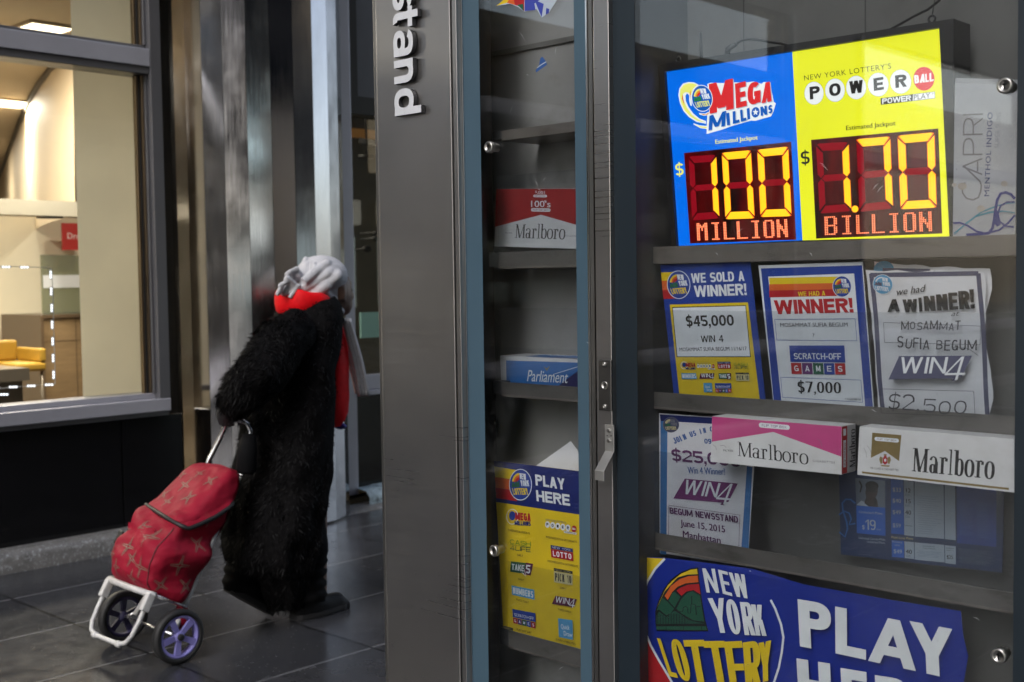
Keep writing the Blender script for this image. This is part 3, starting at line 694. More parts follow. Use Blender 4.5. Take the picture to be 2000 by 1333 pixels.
def serif_word(P, a, b, c, m, cond=1.0):
    """the carton wordmark: condensed upright serif letters with a tall l and b"""
    A, U, V = P._map(a, b, c); W = U.length/V.length; d = P.lay(); st_, hr = .135, .06
    spec = (('M', 1.0, 'M'), ('a', .56, 'a'), ('r', .50, 'r'), ('l', .28, 'l'), ('b', .60, 'b'), ('o', .58, 'o'), ('r', .50, 'r'), ('o', .58, 'o'))
    tot = sum(x[1] for x in spec); k = (W-.02*7)/tot; x = 0; polys = []
    for ch, bw, _ in spec:
        w = bw*k; s_ = min(st_, w*.34)
        if ch == 'M':
            q = rc(w*.10, 0, w*.10+s_*.45, 1)+rc(w*.90-s_, 0, w*.90, 1)+dg_(w*.46, 0, w*.10+s_*.5, 1, s_*.5)+dg_(w*.46, 0, w*.90-s_*.4, 1, s_*.22)+rc(0, 0, w*.10+s_*.85, .035)+rc(0, .965, w*.10+s_*.4, 1)+rc(w*.9-s_*1.35, 0, w, .035)+rc(w*.9, .965, w, 1)
        elif ch == 'a':
            q = rc(w*.58, .06, w*.58+s_, .50)+arc(w*.42, .47, w*.42, .25, 0, 165, s_*.75, .05)+arc(w*.38, .19, w*.38, .20, 0, 360, s_*.95, .045)+rc(w*.58+s_*.5, 0, w*.98, .045)+rc(w*.58, 0, w*.58+s_, .06)
        elif ch == 'r':
            q = rc(w*.20, 0, w*.20+s_, .70)+arc(w*.66, .50, w*.42, .22, 70, 170, s_*.6, .06)+rc(0, 0, w*.66, .04)+rc(0, .66, w*.22, .70)+rc(w*.66, .54, w*.66+s_*.9, .68)
        elif ch == 'l':
            q = rc(w*.5-s_/2, 0, w*.5+s_/2, 1.06)+rc(0, 0, w, .04)+rc(w*.02, 1.02, w*.5, 1.06)
        elif ch == 'b':
            q = rc(w*.14, .02, w*.14+s_, 1.06)+arc(w*.57, .35, w*.43, .37, -165, 165, s_*.95, .05)+rc(0, 1.02, w*.16, 1.06)
        else: q = arc(w*.5, .35, w*.5, .37, 0, 360, s_*.95, .05)
        polys += [[(x+p[0], p[1]) for p in g] for g in q]; x += w+.02
    for i, p in enumerate(polys):
        vs = [A+U*(px_/W)+V*y+Vector((0, d-.0000015*(i % 30), 0)) for px_, y in p]
        ar = sum(vs[j].x*vs[(j+1) % len(vs)].z-vs[(j+1) % len(vs)].x*vs[j].z for j in range(len(vs)))
        P.mb.add(vs if ar > 0 else vs[::-1], [tuple(range(len(vs)))], m)
    P.n += 2
def oval(P, c4, m, txt=None, tm=None):
    """stadium shaped tag with a line of tiny capitals"""
    f = quad(c4); pts = []
    asp = math.hypot(c4[1][0]-c4[0][0], c4[1][1]-c4[0][1])/max(.1, math.hypot(c4[3][0]-c4[0][0], c4[3][1]-c4[0][1])); r = .5/asp
    for t in range(-90, 91, 20): pts.append(f(1-r+r*math.cos(R_(t)), .5+.5*math.sin(R_(t))))
    for t in range(90, 271, 20): pts.append(f(r+r*math.cos(R_(t)), .5+.5*math.sin(R_(t))))
    P.poly(pts, m)
    if txt: tl(P, f, txt, .10, .90, .74, .26, tm or K_, .16, gap=.16)

# ================================================================== the illuminated jackpot sign
SY = 2.03
js = thing('jackpot_sign', tuple(onY(1580, 470, SY+.03)), 'glowing blue and yellow lottery jackpot sign with red digits standing on the upper shelf', 'jackpot sign')
HOUS = mat('sign_housing', (.012, .012, .013), .4, var=.2)
P = Print(SY)
def sq(p): v = onY(p[0], p[1], SY); return Vector((v.x, SY, v.z))
o4 = [(1289, 128), (1866, 38), (1868, 478), (1316, 490)]
mb = MB(); fr_ = [sq(p) for p in o4]; inn = [sq(p) for p in ((1302, 141), (1838, 56), (1858, 462), (1326, 481))]
V3 = lambda p, y: Vector((p.x, y, p.z))
vs = [V3(p, SY-.008) for p in fr_]+[V3(p, SY-.008) for p in inn]+[V3(p, SY+.003) for p in inn]+[V3(p, SY+.062) for p in fr_]
fs = []
for i in range(4):
    j = (i+1) % 4; fs += [(i, 4+i, 4+j, j), (4+i, 8+i, 8+j, 4+j), (i, j, 12+j, 12+i)]
fs.append((12, 13, 14, 15)); mb.add(vs, fs, HOUS); mb.build('housing', js)
lb, ly = lit_ink('blue', (0, 112, 238)), lit_ink('yellow', (243, 246, 34)); lw, lr, lk, lo_, lg = lit_ink('white', (246, 250, 248)), lit_ink('red', (226, 44, 48)), mat('sign_black', (.012, .012, .010), .4), lit_ink('orange', (244, 150, 40)), lit_ink('green', (40, 140, 80), .8)
lbb, lgy, lpy, lgr = lit_ink('deep_blue', (0, 92, 190)), lit_ink('pale_grey', (176, 186, 200)), lit_ink('pale_yellow', (244, 244, 120)), lit_ink('olive', (96, 100, 30), .5)
# blue half
P = Print(SY); P.card([(1302, 141), (1547, 102), (1567, 470), (1326, 481)], lb, .001)
z = Pz((1310, 130), 8.33)
def zp(l): return [z(*p) for p in l]
P.poly(zp([(455, 300), (380, 262), (290, 255), (200, 280), (140, 360), (125, 470), (150, 600), (210, 730), (300, 830), (420, 905), (575, 935), (575, 890), (470, 850), (370, 770), (290, 660), (245, 560), (240, 480), (265, 440), (300, 470), (300, 560), (320, 640), (345, 645), (340, 560), (345, 470), (380, 380)]), lw)
P.poly(zp([(430, 300), (370, 280), (295, 275), (215, 300), (160, 370), (150, 470), (172, 600), (230, 720), (320, 815), (430, 885), (565, 915), (460, 870), (345, 790), (262, 670), (205, 540), (200, 450), (240, 420), (290, 430), (330, 470), (360, 370)]), lpy)
P.poly(zp([(190, 450), (185, 530), (225, 640), (205, 530)]), lr); P.poly(zp([(325, 380), (310, 450), (318, 560), (322, 460)]), lr)
P.poly(zp([(370, 925), (470, 960), (600, 970), (600, 1022), (480, 1005), (375, 945)]), lw); P.poly(zp([(400, 945), (480, 975), (590, 985), (590, 1010), (480, 992)]), lpy)
P.poly(zp([(460, 760), (560, 770), (660, 720), (710, 620), (705, 690), (640, 790), (540, 805), (470, 785)]), lw); P.poly(zp([(490, 770), (570, 782), (660, 730), (705, 640), (690, 700), (620, 785), (530, 795)]), lo_)
P.poly(zp([(596, 290), (640, 268), (840, 272), (1000, 262), (1240, 262), (1350, 246), (1475, 285), (1515, 256), (1612, 256), (1678, 580), (1712, 602), (1695, 655), (1672, 740), (1632, 815), (1460, 862), (1380, 887), (1310, 882), (1150, 927), (1010, 967), (830, 1032), (720, 1062), (586, 1102), (586, 960), (596, 800), (625, 760), (640, 560)]), lw)
for ch, a, b, c in (('M', (655, 785), (1042, 703), (640, 300)), ('E', (1086, 695), (1255, 655), (1066, 297)), ('G', (1270, 650), (1480, 610), (1268, 290)), ('A', (1498, 615), (1662, 582), (1512, 285)), ('M', (634, 1060), (900, 980), (652, 815)), ('I', (940, 975), (1000, 955), (922, 777)), ('L', (1036, 950), (1135, 922), (1028, 747)), ('L', (1164, 915), (1252, 890), (1148, 722)), ('N', (1488, 820), (1590, 795), (1478, 672)), ('S', (1612, 785), (1672, 765), (1606, 652))):
    P.st(ch, z(*a), z(*b), z(*c), lgy, .24)
for ch, a, b, c in (('M', (640, 775), (1032, 690), (625, 290)), ('E', (1070, 685), (1245, 643), (1050, 285)), ('G', (1256, 640), (1470, 598), (1254, 278)), ('A', (1485, 605), (1650, 570), (1500, 275))): P.st(ch, z(*a), z(*b), z(*c), lr, .30, hs=.22)
for ch, a, b, c in (('M', (620, 1050), (890, 970), (638, 805)), ('I', (925, 965), (992, 945), (908, 767)), ('L', (1020, 940), (1125, 912), (1014, 737)), ('L', (1150, 905), (1240, 880), (1135, 712)), ('I', (1258, 872), (1312, 855), (1244, 690)), ('N', (1475, 810), (1580, 785), (1465, 662)), ('S', (1600, 775), (1665, 755), (1595, 642))): P.st(ch, z(*a), z(*b), z(*c), lbb, .30, hs=.24)
P.ellipse(z(1390, 750), 66/8.33, 86/8.33, lbb, 10)
st5 = []
for i in range(10):
    r = (52 if i % 2 == 0 else 21); t = R_(-90+36*i); st5.append(z(1390+r*math.cos(t), 748+r*1.15*math.sin(t)))
P.poly(st5, lw)
lottery_badge(P, z(520, 522), 172/8.33, 218/8.33, -8, dict(w=lw, b=lbb, y=lpy, o=lo_, r=lr, g=lg, k=lk))
P.bt('Estimated Jackpot', z(740, 1264), z(1430, 1190), z(734, 1196), lpy, .022)
P.st('$', (1321, 344), (1337, 342), (1320, 321), lpy, .2, hs=.15)
blue = P.build('blue_panel', js)
# yellow half
P = Print(SY); P.card([(1547.4, 102), (1838, 56), (1858, 462), (1567.4, 470)], ly, .001)
z = Pz((1550, 100), 6.667)
P.bt("NEW YORK LOTTERY'S", z(140, 385), z(1272, 228), z(133, 318), lgr, .0, space=1.12)
for ch, x, y, rx, ry, m, w0_, w1_ in (('P', 266, 550, 124, 148, lw, -58, 75), ('O', 540, 512, 128, 150, lw, -78, 72), ('W', 816, 477, 130, 152, lw, -90, 88), ('E', 1104, 438, 134, 153, lw, -62, 68), ('R', 1396, 400, 138, 155, lw, -72, 76)):
    P.ellipse(z(x, y), rx/6.667+.35, ry/6.667+.35, lk); P.ellipse(z(x, y), rx/6.667, ry/6.667, m)
    P.st(ch, z(x+w0_+6, y+84), z(x+w1_+6, y+64), z(x+w0_-2, y-80), lk, .30, hs=.22)
P.ellipse(z(1700, 362), 138/6.667, 155/6.667, lr)
for ch, a, b, c in (('B', (1580, 425), (1640, 418), (1572, 318)), ('A', (1645, 418), (1712, 410), (1655, 305)), ('L', (1720, 408), (1765, 403), (1716, 300)), ('L', (1775, 402), (1828, 388), (1772, 292))): P.st(ch, z(*a), z(*b), z(*c), lw, .24)
P.poly([z(1136, 617), z(1845, 528), z(1848, 618), z(1140, 703)], lk); P.poly([z(1558, 569), z(1840, 534), z(1843, 614), z(1556, 648)], lw)
P.st('POWER', z(1158, 692), z(1535, 648), z(1156, 622), lw, .24, gap=.06); P.bt('PLAY', z(1570, 640), z(1785, 612), z(1568, 572), lk, .0); P.ring(z(1815, 558), 1.6, 1.6, .5, lk, n=14)
P.bt('Estimated Jackpot', z(690, 1034), z(1336, 968), z(686, 974), lit_ink('olive_dark', (52, 54, 12), .5), .018)
P.st('$', (1565, 322), (1582.5, 320), (1564.5, 297), lk, .2, hs=.15)
yellow = P.build('yellow_panel', js)
# digit displays
def led_glow():
    m = bpy.data.materials.new('display_dark'); t = NT(m)  # red glow around the digits painted as patchy emission of the panel
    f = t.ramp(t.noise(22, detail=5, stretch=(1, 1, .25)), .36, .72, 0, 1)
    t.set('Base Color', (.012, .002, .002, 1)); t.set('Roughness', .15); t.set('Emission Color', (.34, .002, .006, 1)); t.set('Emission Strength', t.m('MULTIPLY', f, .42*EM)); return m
DGLOW = led_glow(); DARK2 = mat('display_black', (.008, .003, .003), .16)
UNL = mat('segment_unlit', (.20, .002, .008), .35, emit=1.0, spec=.2); LIT = mat('segment_lit', (1.0, .56, .012), .4, emit=1.05); GLOW = mat('segment_edge', (1.0, .10, .01), .4, emit=.75)  # unlit segments given red self-glow; GLOW is an orange halo behind lit ones
DOT = mat('dot_lit', (1.0, .16, .055), .4, emit=1.0); DOTC = mat('dot_core', (1.0, .45, .22), .4, emit=1.0)
SEGS = {'1': 'bc', '0': 'abcdef', '7': 'abc'}
def seg_polys(tv=.098, th=.195, g=.012):
    m_ = .5
    return dict(a=[(g*2.5, 0), (.10, -.012), (.90, -.012), (1-g*2.5, 0), (1-th, tv), (th, tv)], d=[(th, 1-tv), (1-th, 1-tv), (1-g*2.5, 1), (.9, 1.01), (.1, 1.01), (g*2.5, 1)],
        f=[(0, .03), (th-.03, tv+.02), (th, tv+.03), (th, m_-tv*.58), (th*.5, m_-g*.6), (0, m_-tv*.62)], b=[(1, .03), (1, m_-tv*.62), (1-th*.5, m_-g*.6), (1-th, m_-tv*.58), (1-th, tv+.03), (1-th+.03, tv+.02)],
        e=[(0, m_+tv*.62), (th*.5, m_+g*.6), (th, m_+tv*.58), (th, 1-tv-.03), (th-.03, 1-tv-.02), (0, .97)], c=[(1, m_+tv*.62), (1, .97), (1-th+.03, 1-tv-.02), (1-th, 1-tv-.03), (1-th, m_+tv*.58), (1-th*.5, m_+g*.6)],
        g=[(th*.62, m_), (th*1.12, m_-tv*.48), (1-th*1.12, m_-tv*.48), (1-th*.62, m_), (1-th*1.12, m_+tv*.48), (th*1.12, m_+tv*.48)])
SP = seg_polys()
def dotrow(P, f, txt):
    G = {'M': lambda r, c: c in (0, 1, 5, 6) or (r in (1, 2) and c in (2, 4)) or (r in (3, 4) and c == 3) or (r == 2 and c == 3), 'I': lambda r, c: (r in (0, 10) and 1 <= c <= 5) or c in (2.5, 3, 4), 'L': lambda r, c: c in (0, 1) or (r == 10), 'O': lambda r, c: (c in (0, 1, 5, 6) and 0 < r < 10) or (r in (0, 10) and 1 <= c <= 5),
         'N': lambda r, c: c in (0, 1, 5, 6) or (3 <= r <= 5 and c == 2) or (4 <= r <= 6 and c == 3) or (6 <= r <= 8 and c == 4), 'B': lambda r, c: c in (0, 1) or (r in (0, 5, 10) and c < 6) or (c in (5, 6) and r in (1, 2, 3, 4, 6, 7, 8, 9))}
    n = len(txt); cell = 1/(n*8.6-1.6)
    for i, ch in enumerate(txt):
        for c in range(7):
            for r in range(11):
                if G[ch](r, c):
                    p = f((i*8.6+c+.5)*cell, (r+.5)/11); P.ellipse(p, 1.75, 1.7, DOT, n=8, step=0); P.n += 1
                    P.ellipse(p, 1.0, 1.0, DOTC, n=6, step=0); P.n -= 1
def display(panel, c4, digs, rowq, word, dec=None):
    P = Print(SY); P.n = 26; P.card(c4, DGLOW, .0004); d = P.build('digit_display', js)
    for ch, q4 in digs:
        P = Print(SY); P.n = 28; f = quad(q4)
        for k, poly in SP.items():
            lit = k in SEGS[ch]
            if lit:
                cx_ = sum(p[0] for p in poly)/len(poly); cy_ = sum(p[1] for p in poly)/len(poly)
                P.poly([f(cx_+(p[0]-cx_)*1.06+ (.008 if p[0] > cx_ else -.008), cy_+(p[1]-cy_)*1.03) for p in poly], GLOW, 0)
            P.n += 1; P.poly([f(*p) for p in poly], LIT if lit else UNL); P.n -= 2
        P.build('digit', d)
    if dec:
        P = Print(SY); P.n = 28; P.ellipse(dec, 6.9, 7.0, GLOW); P.ellipse(dec, 6.2, 6.3, LIT); P.build('decimal_point', d)
    P = Print(SY); P.n = 28; f = quad(rowq)
    G = P
    dotrow(P, f, word)
    P.build('word_display', d)
z = Pz((1310, 260), 5.796); zq = lambda l: [z(*p) for p in l]
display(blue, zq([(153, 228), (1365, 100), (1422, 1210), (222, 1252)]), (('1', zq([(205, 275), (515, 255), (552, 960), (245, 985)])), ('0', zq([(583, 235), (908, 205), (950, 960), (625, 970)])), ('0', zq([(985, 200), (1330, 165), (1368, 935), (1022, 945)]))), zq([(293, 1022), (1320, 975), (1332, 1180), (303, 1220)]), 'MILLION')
z = Pz((1560, 250), 5.797)
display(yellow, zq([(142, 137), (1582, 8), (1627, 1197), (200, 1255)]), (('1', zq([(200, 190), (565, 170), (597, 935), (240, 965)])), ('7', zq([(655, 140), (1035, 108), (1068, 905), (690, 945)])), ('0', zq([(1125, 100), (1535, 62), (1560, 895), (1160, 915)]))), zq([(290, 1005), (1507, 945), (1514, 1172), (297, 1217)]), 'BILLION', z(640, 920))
# antenna, plug, cables, hangers
CAB = mat('cable_black', (.012, .012, .012), .45)
def p3(px, py, Y): v = onY(px, py, Y); return Vector((v.x, Y, v.z))
mb = MB(); mb.tube([p3(1370, 122, SY+.03), p3(1369, 100, SY+.03), p3(1368.5, 64, SY+.03)], [.0035, .0034, .0028], CAB, 12); mb.build('antenna', js)
mb = MB(); mb.tube([p3(1420, 112, SY+.03), p3(1421, 96, SY+.03), p3(1438, 86, SY+.03)], [.0065, .0062, .0045], CAB, 12); plug = mb.build('power_plug', js)
pts = [(1438, 86), (1448, 80), (1462, 77), (1480, 78), (1500, 82), (1525, 85), (1550, 92), (1580, 104)]
mb = MB(); mb.tube([p3(x, y, SY+.045) for x, y in pts], .0026, CAB, 8); mb.build('cable', plug)
pts = [(1735, 60), (1760, 46), (1785, 32), (1812, 19), (1834, 2), (1850, -30), (1856, -80)]
mb = MB(); mb.tube([p3(x, y, SY+.05) for x, y in pts], .0026, CAB, 8); mb.build('cable', js)
for px, py in ((1326, 117), (1820, 38)):
    c = p3(px, py, SY+.04); mb = MB(); mb.tube([c+Vector((.006*math.cos(t), 0, .006*math.sin(t))) for t in [R_(a) for a in range(-60, 241, 30)]], .0022, HOUS, 8); mb.build('hanger_loop', js)
mb = MB(); mb.tube([p3(1820, 34, SY+.04), p3(1826, -4, SY+.04), p3(1830, -60, SY+.04)], .0008, CAB, 6); mb.build('hanging_wire', js)

# ================================================================== window cards and cartons
def curl(kx=6, kz=5, amp=.0015, ph=0.0, lean=0.0, z0=1.4, bow=0.0):
    return lambda p: p+Vector((0, amp*math.sin(p.x*kx*2+ph)+amp*.8*math.sin(p.z*kz*3+ph*1.7+p.x*4)+bow*((p.z-z0)**2), 0))
# --- blue card, first in the row
z = Pz((1240, 470), 2.6316); zq = lambda l: [z(*p) for p in l]
P = Print(2.014); P.card(zq([(130, 125), (593, 110), (674, 845), (204, 835)]), BLU, .001)
for v0, v1, m in ((165, 208, YEL), (208, 256, ORA), (256, 302, RED)): P.poly(zq([(134+(v0-165)*.09, v0), (215, v0-4), (215, v1-3), (134+(v1-165)*.09, v1)]), m)
lottery_badge(P, z(225, 228), 60/2.63, 73/2.63, -4)
P.st('WE SOLD A', z(292, 219), z(565, 208), z(288, 170), W_, .22, gap=.07); P.st('WINNER!', z(308, 291), z(577, 281), z(303, 233), W_, .24, gap=.07)
P.poly(zq([(180, 330), (582, 318), (648, 860), (236, 850)]), YEL); P.poly(zq([(193, 343), (572, 333), (597, 600), (216, 600)]), K_); P.poly(zq([(196, 347), (569, 337), (593, 596), (220, 596)]), W_)
P.st('$45,000', z(266, 443), z(512, 438), z(261, 388), K_, .22, gap=.09); P.st('WIN 4', z(342, 524), z(458, 521), z(339, 490), K_, .19, gap=.1); P.bt('MOSAMMAT SUFIA BEGUM 11/16/17', z(232, 570), z(577, 565), z(230, 551), K_, .010)
def zr(cx, cy, w, h, sl=.0): return zq([(cx-w/2, cy-h/2), (cx+w/2, cy-h/2+sl), (cx+w/2+4, cy+h/2+sl), (cx-w/2+4, cy+h/2)])
megalogo(P, zr(273, 645, 76, 40)); powerlogo(P, zr(365, 645, 92, 36), 10); lottologo(P, zr(460, 641, 68, 36)); cashlogo(P, zr(546, 644, 70, 34)); numlogo(P, zr(280, 697, 76, 30)); win4(P, zr(372, 697, 82, 30), MAR, W_); takelogo(P, zr(466, 698, 66, 32)); picklogo(P, zr(556, 700, 68, 42)); drawlogo(P, zr(379, 756, 44, 48)); scratch(P, zr(458, 757, 84, 48))
tagged(P.build('winner_card'), 'blue and yellow winner card with $45,000 on a white panel', 'poster', 'winner notices on the middle shelf')
# --- white card with blue frame
P = Print(2.012); P.card(zq([(635, 128), (1170, 110), (1232, 900), (715, 860)]), W_, .0008)
P.poly(zq([(648, 144), (1168, 128), (1226, 890), (716, 850)]), BLU); P.poly(zq([(685, 186), (1127, 170), (1186, 880), (756, 850)]), W_)
for v0, v1, m in ((193, 226, YEL), (226, 258, ORA), (258, 293, RED)): P.poly(zq([(690, v0), (1080, v0-8), (1080, v1-8), (692, v1)]), m)
lottery_badge(P, z(1065, 237), 49/2.63, 55/2.63, -2)
P.st('WE HAD A', z(840, 288), z(980, 283), z(838, 264), YEL, .2); P.st('WINNER!', z(722, 380), z(1126, 371), z(714, 308), RED, .29, hs=.22, gap=.06)
def boxl(P, c4, m, wd=.8): P.frame(c4, None, wd, m)
boxl(P, zq([(720, 406), (1133, 403), (1142, 516), (731, 512)]), BLU); boxl(P, zq([(751, 703), (1163, 718), (1172, 832), (760, 806)]), BLU)
P.bt('MOSAMMAT SUFIA BEGUM', z(750, 445), z(1096, 443), z(748, 424), MGREY, .004); P.bt('7', z(914, 497), z(925, 497), z(914, 478), MGREY, .004)
scratch(P, zq([(795, 540), (1078, 540), (1088, 690), (806, 686)])); P.bt('NEW YORK LOTTERY', z(840, 572), z(1040, 571), z(840, 558), NAVY)
P.st('$7,000', z(840, 780), z(1063, 786), z(838, 724), K_, .22, hs=.09, gap=.10); P.bt('11/23/2016', z(1085, 819), z(1164, 822), z(1085, 808), K_, .004)
tagged(P.build('winner_card'), 'white winner card with a blue frame and $7,000 in its lower box', 'poster', 'winner notices on the middle shelf')
# --- crumpled photocopies
def edge_(seed, k):
    def f(u, v, p):
        e = lambda a: noise.noise(Vector((a*3.1, seed, 0)))*k
        return (p[0]+e(v*2+7)*(1 if u > .5 else .5)+(6.5*math.sin(v*9+.6) if u > .93 else 0), p[1]+e(u*2+3)*(1-v))
    return f
P = Print(2.030, 6); P.quadgrid(zq([(1225, 110), (1816, 150), (1800, 900), (1262, 900)]), PAPER, 14, 14, edge=edge_(2.2, 5))
P.line([z(1240, 150), z(1500, 155), z(1790, 180)], 7, SLT); P.ellipse(z(1276, 150), 20, 17, LBL)
tagged(P.build('winner_photocopy', warp=curl(9, 8, .0025, 1.0)), 'rear photocopied winner sheet peeking out behind the crumpled one', 'poster', 'winner notices on the middle shelf')
P = Print(2.010, 6); P.quadgrid(zq([(1190, 156), (1786, 160), (1828, 930), (1262, 900)]), PAPER, 18, 20, edge=edge_(5.7, 7)); P.n += 2
fq = quad(zq([(1190, 156), (1786, 160), (1828, 930), (1262, 900)]))
for (a, b) in (((.035, .03), (.965, .012)), ((.045, .02), (.035, .99)), ((.965, .012), (.975, .99))): P.line([fq(a[0]+(b[0]-a[0])*t/12, a[1]+(b[1]-a[1])*t/12) for t in range(13)], 9, SLT)
lottery_badge(P, z(1279, 226), 54/2.63, 51/2.63, 6, dict(w=W_, b=LBL, y=W_, o=LBL, r=LBL, g=SLT, k=K_))
P.bt('we had', z(1356, 282), z(1508, 262), z(1352, 246), MGREY, .012, italic=.35)
P.st('A', z(1304, 368), z(1369, 364), z(1308, 304), K_, .34, hs=.24)
hx = [1384, 1466, 1496, 1562, 1628, 1682, 1742]; 
for i, ch in enumerate('WINNER!'):
    w_ = (74, 20, 56, 56, 46, 56, 20)[i]; x_ = (1388, 1470, 1497, 1560, 1622, 1673, 1730)[i]; yb = 369-i*3.0; yt = 303-i*8.5
    P.st(ch, z(x_, yb), z(x_+w_, yb-2), z(x_-4, yt), K_, .30 if ch not in 'I!' else .24, hs=.2)
P.bt('at', z(1632, 389), z(1676, 386), z(1632, 362), MGREY, .006, italic=.35)
P.frame(zq([(1291, 421), (1780, 440), (1779, 536), (1298, 523)]), None, .8, K_)
def hand(P, txt, a, b, c, m, wt, seed=1):
    """felt pen capitals: uneven size, slant and baseline"""
    rnd = random.Random(seed); n = len(txt)
    ws = [BW.get(ch, .62) or .14 for ch in txt]; tot = sum(ws)+.16*n; x = 0
    for ch, w_ in zip(txt, ws):
        if ch != ' ':
            u0, u1 = x/tot, (x+w_)/tot; dy = (c[0]-a[0], c[1]-a[1]); j = rnd.uniform(-.10, .10); k = rnd.uniform(.86, 1.12); s_ = rnd.uniform(.02, .16)*math.hypot(*dy)
            A = lerp(a, b, u0); B = lerp(a, b, u1); A = (A[0], A[1]-dy[1]*-0+dy[1]*j); B = (B[0], B[1]+dy[1]*(j+rnd.uniform(-.05, .05)))
            P.st(ch, A, B, (A[0]+dy[0]*k+s_, A[1]+dy[1]*k), m, wt, hs=wt*.9)
        x += w_+.16
hand(P, 'MOSAMMAT', z(1382, 456), z(1690, 462), z(1380, 412), MGREY, .14, 3); hand(P, 'SUFIA BEGUM', z(1370, 545), z(1782, 570), z(1368, 492), MGREY, .135, 8)
P.line([z(1470, 455), z(1580, 448), z(1700, 442)], .8, MGREY); P.line([z(1650, 548), z(1730, 552), z(1784, 590)], .9, MGREY)
win4(P, zq([(1340, 588), (1752, 590), (1742, 716), (1338, 712)]), SLT, W_)
P.frame(zq([(1298, 757), (1768, 770), (1775, 900), (1300, 880)]), None, .8, K_)
hand(P, '$2,500', z(1335, 862), z(1745, 890), z(1338, 788), MGREY, .105, 5)
tagged(P.build('winner_photocopy', warp=curl(11, 9, .0035, .4)), 'crumpled grey bordered winner sheet with handwritten $2,500', 'poster', 'winner notices on the middle shelf')
# --- sleeve with the big prize notice
z = Pz((1240, 780), 2.6316)
P = Print(2.016); P.card(zq([(124, 72), (628, 108), (578, 860), (128, 790)]), PAPER, .0008)
P.poly(zq([(128, 78), (627, 110), (625, 140), (132, 112)]), NAVY); P.poly(zq([(132, 112), (168, 114), (162, 800), (130, 795)]), BLU if False else ink('frame_blue', (58, 118, 178))); P.poly(zq([(576, 345), (604, 350), (580, 850), (542, 845)]), ink('frame_blue', (58, 118, 178)))
lottery_badge(P, z(186, 132), 42/2.63, 40/2.63, 0, dict(w=GRY, b=SLT, y=CRM, o=CRM, r=GRY, g=GRN, k=K_))
JB = ink('join_blue', (52, 90, 156)); PP = ink('plum', (96, 46, 96))
for i, ch in enumerate('JOIN US IN CO'):
    if ch == ' ': continue
    t = i/12; x_ = 206+t*200; yb = 232-70*math.sin(t*1.25); sl = -.62+t*.5; w_ = 7 if ch == 'I' else 13.5
    P.st(ch, z(x_, yb), z(x_+w_, yb+sl*w_), z(x_+sl*26, yb-27), JB, .26)
P.st('09', z(360, 228), z(396, 230), z(358, 202), JB, .24)
P.st('$25,000', z(192, 316), z(548, 350), z(188, 255), PP, .24, gap=.08); P.bt('Win 4 Winner!', z(275, 381), z(466, 389), z(272, 346), JB, .018)
win4(P, zq([(222, 402), (532, 433), (510, 548), (200, 512)]), ink('plum_deep', (112, 40, 104)), W_)
P.frame(zq([(178, 545), (543, 595), (536, 790), (176, 740)]), None, .7, PP)
P.st('BEGUM NEWSSTAND', z(184, 588), z(535, 636), z(181, 555), PP, .22, gap=.07); P.bt('June 15, 2015', z(238, 651), z(468, 685), z(236, 617), PP, .018); P.bt('Manhattan', z(250, 708), z(445, 741), z(249, 674), PP, .018)
tagged(P.build('prize_notice'), 'blue edged prize notice half hidden behind the pink carton', 'poster')
mb = MB(); mb.grid([[p3(*z(118+i*60, 64+i*4.2+j*88), 2.0085-.0006*math.sin(i*1.3+j)) for i in range(9)] for j in range(9)], glass('plastic_sleeve', (.93, .93, .94), .04, 1.25, rough=.1, haze=.004, speck=False), flip=True); tagged(mb.build('plastic_sleeve'), 'clear plastic sleeve over the blue edged prize notice', 'sleeve')
# --- pink carton (rests against the glass above the lower shelf)
WC, WC2 = mat('carton_white', (.70, .71, .71), .38, var=.12, vs=12, dirt=((.45, .42, .38), .3, 18)), mat('carton_edge', (.52, .52, .52), .5, var=.15)
P = Print(1.945); P.card(zq([(397, 88), (1062, 140), (1062, 388), (390, 322)]), WC, .052)
P.poly(zq([(397, 89), (1062, 141), (1061, 296), (712, 169), (396, 219)]), PINK)
oval(P, zq([(637, 120), (796, 134), (796, 159), (637, 145)]), W_, 'FLIP TOP BOX', PUR)
serif_word(P, z(530, 292), z(893, 337), z(528, 219), K_); P.bt('FILTER', z(455, 268), z(506, 271), z(455, 258), MGREY); P.bt('CIGARETTES', z(915, 322), z(1028, 332), z(915, 311), MGREY, space=1.3)
for a, b in (((400, 235), (420, 262)), ((440, 238), (470, 250)), ((940, 205), (960, 240))): P.line([z(*a), z((a[0]+b[0])/2+6, (a[1]+b[1])/2-5), z(*b)], .6, GRY)
pk = P.build('cigarette_carton'); tagged(pk, 'pink and white cigarette carton wedged behind the glass beside the prize notice', 'cigarette carton', 'cartons shown in the cases')
e0 = onY(*z(1062, 140), 1.945); e1 = onY(*z(1062, 388), 1.945)
mb = MB()
def endp(y, v): return Vector((e0.x+.0006+(e1.x-e0.x)*v, y, e0.z+(e1.z-e0.z)*v))
def endq(y0, y1, v0, v1, m, k): mb.add([endp(y0, v1)+Vector((k, 0, 0)), endp(y1, v1)+Vector((k, 0, 0)), endp(y1, v0)+Vector((k, 0, 0)), endp(y0, v0)+Vector((k, 0, 0))], [(0, 1, 2, 3)], m)
endq(1.9452, 1.965, .01, .99, RED, .0); endq(1.9655, 1.9965, .01, .99, WC2, .0); endq(1.950, 1.960, .30, .86, W_, .0004); endq(1.950, 1.960, .06, .20, W_, .0004)
vs, fs, W = bfont('FLIP TOP BOX'); Lz = (e0.z-e1.z)
mb.add([Vector((e0.x+.0014, 1.9585-y*.006, e1.z+Lz*(.18+.48*x))) for x, y in vs], [f[::-1] for f in fs], RED)
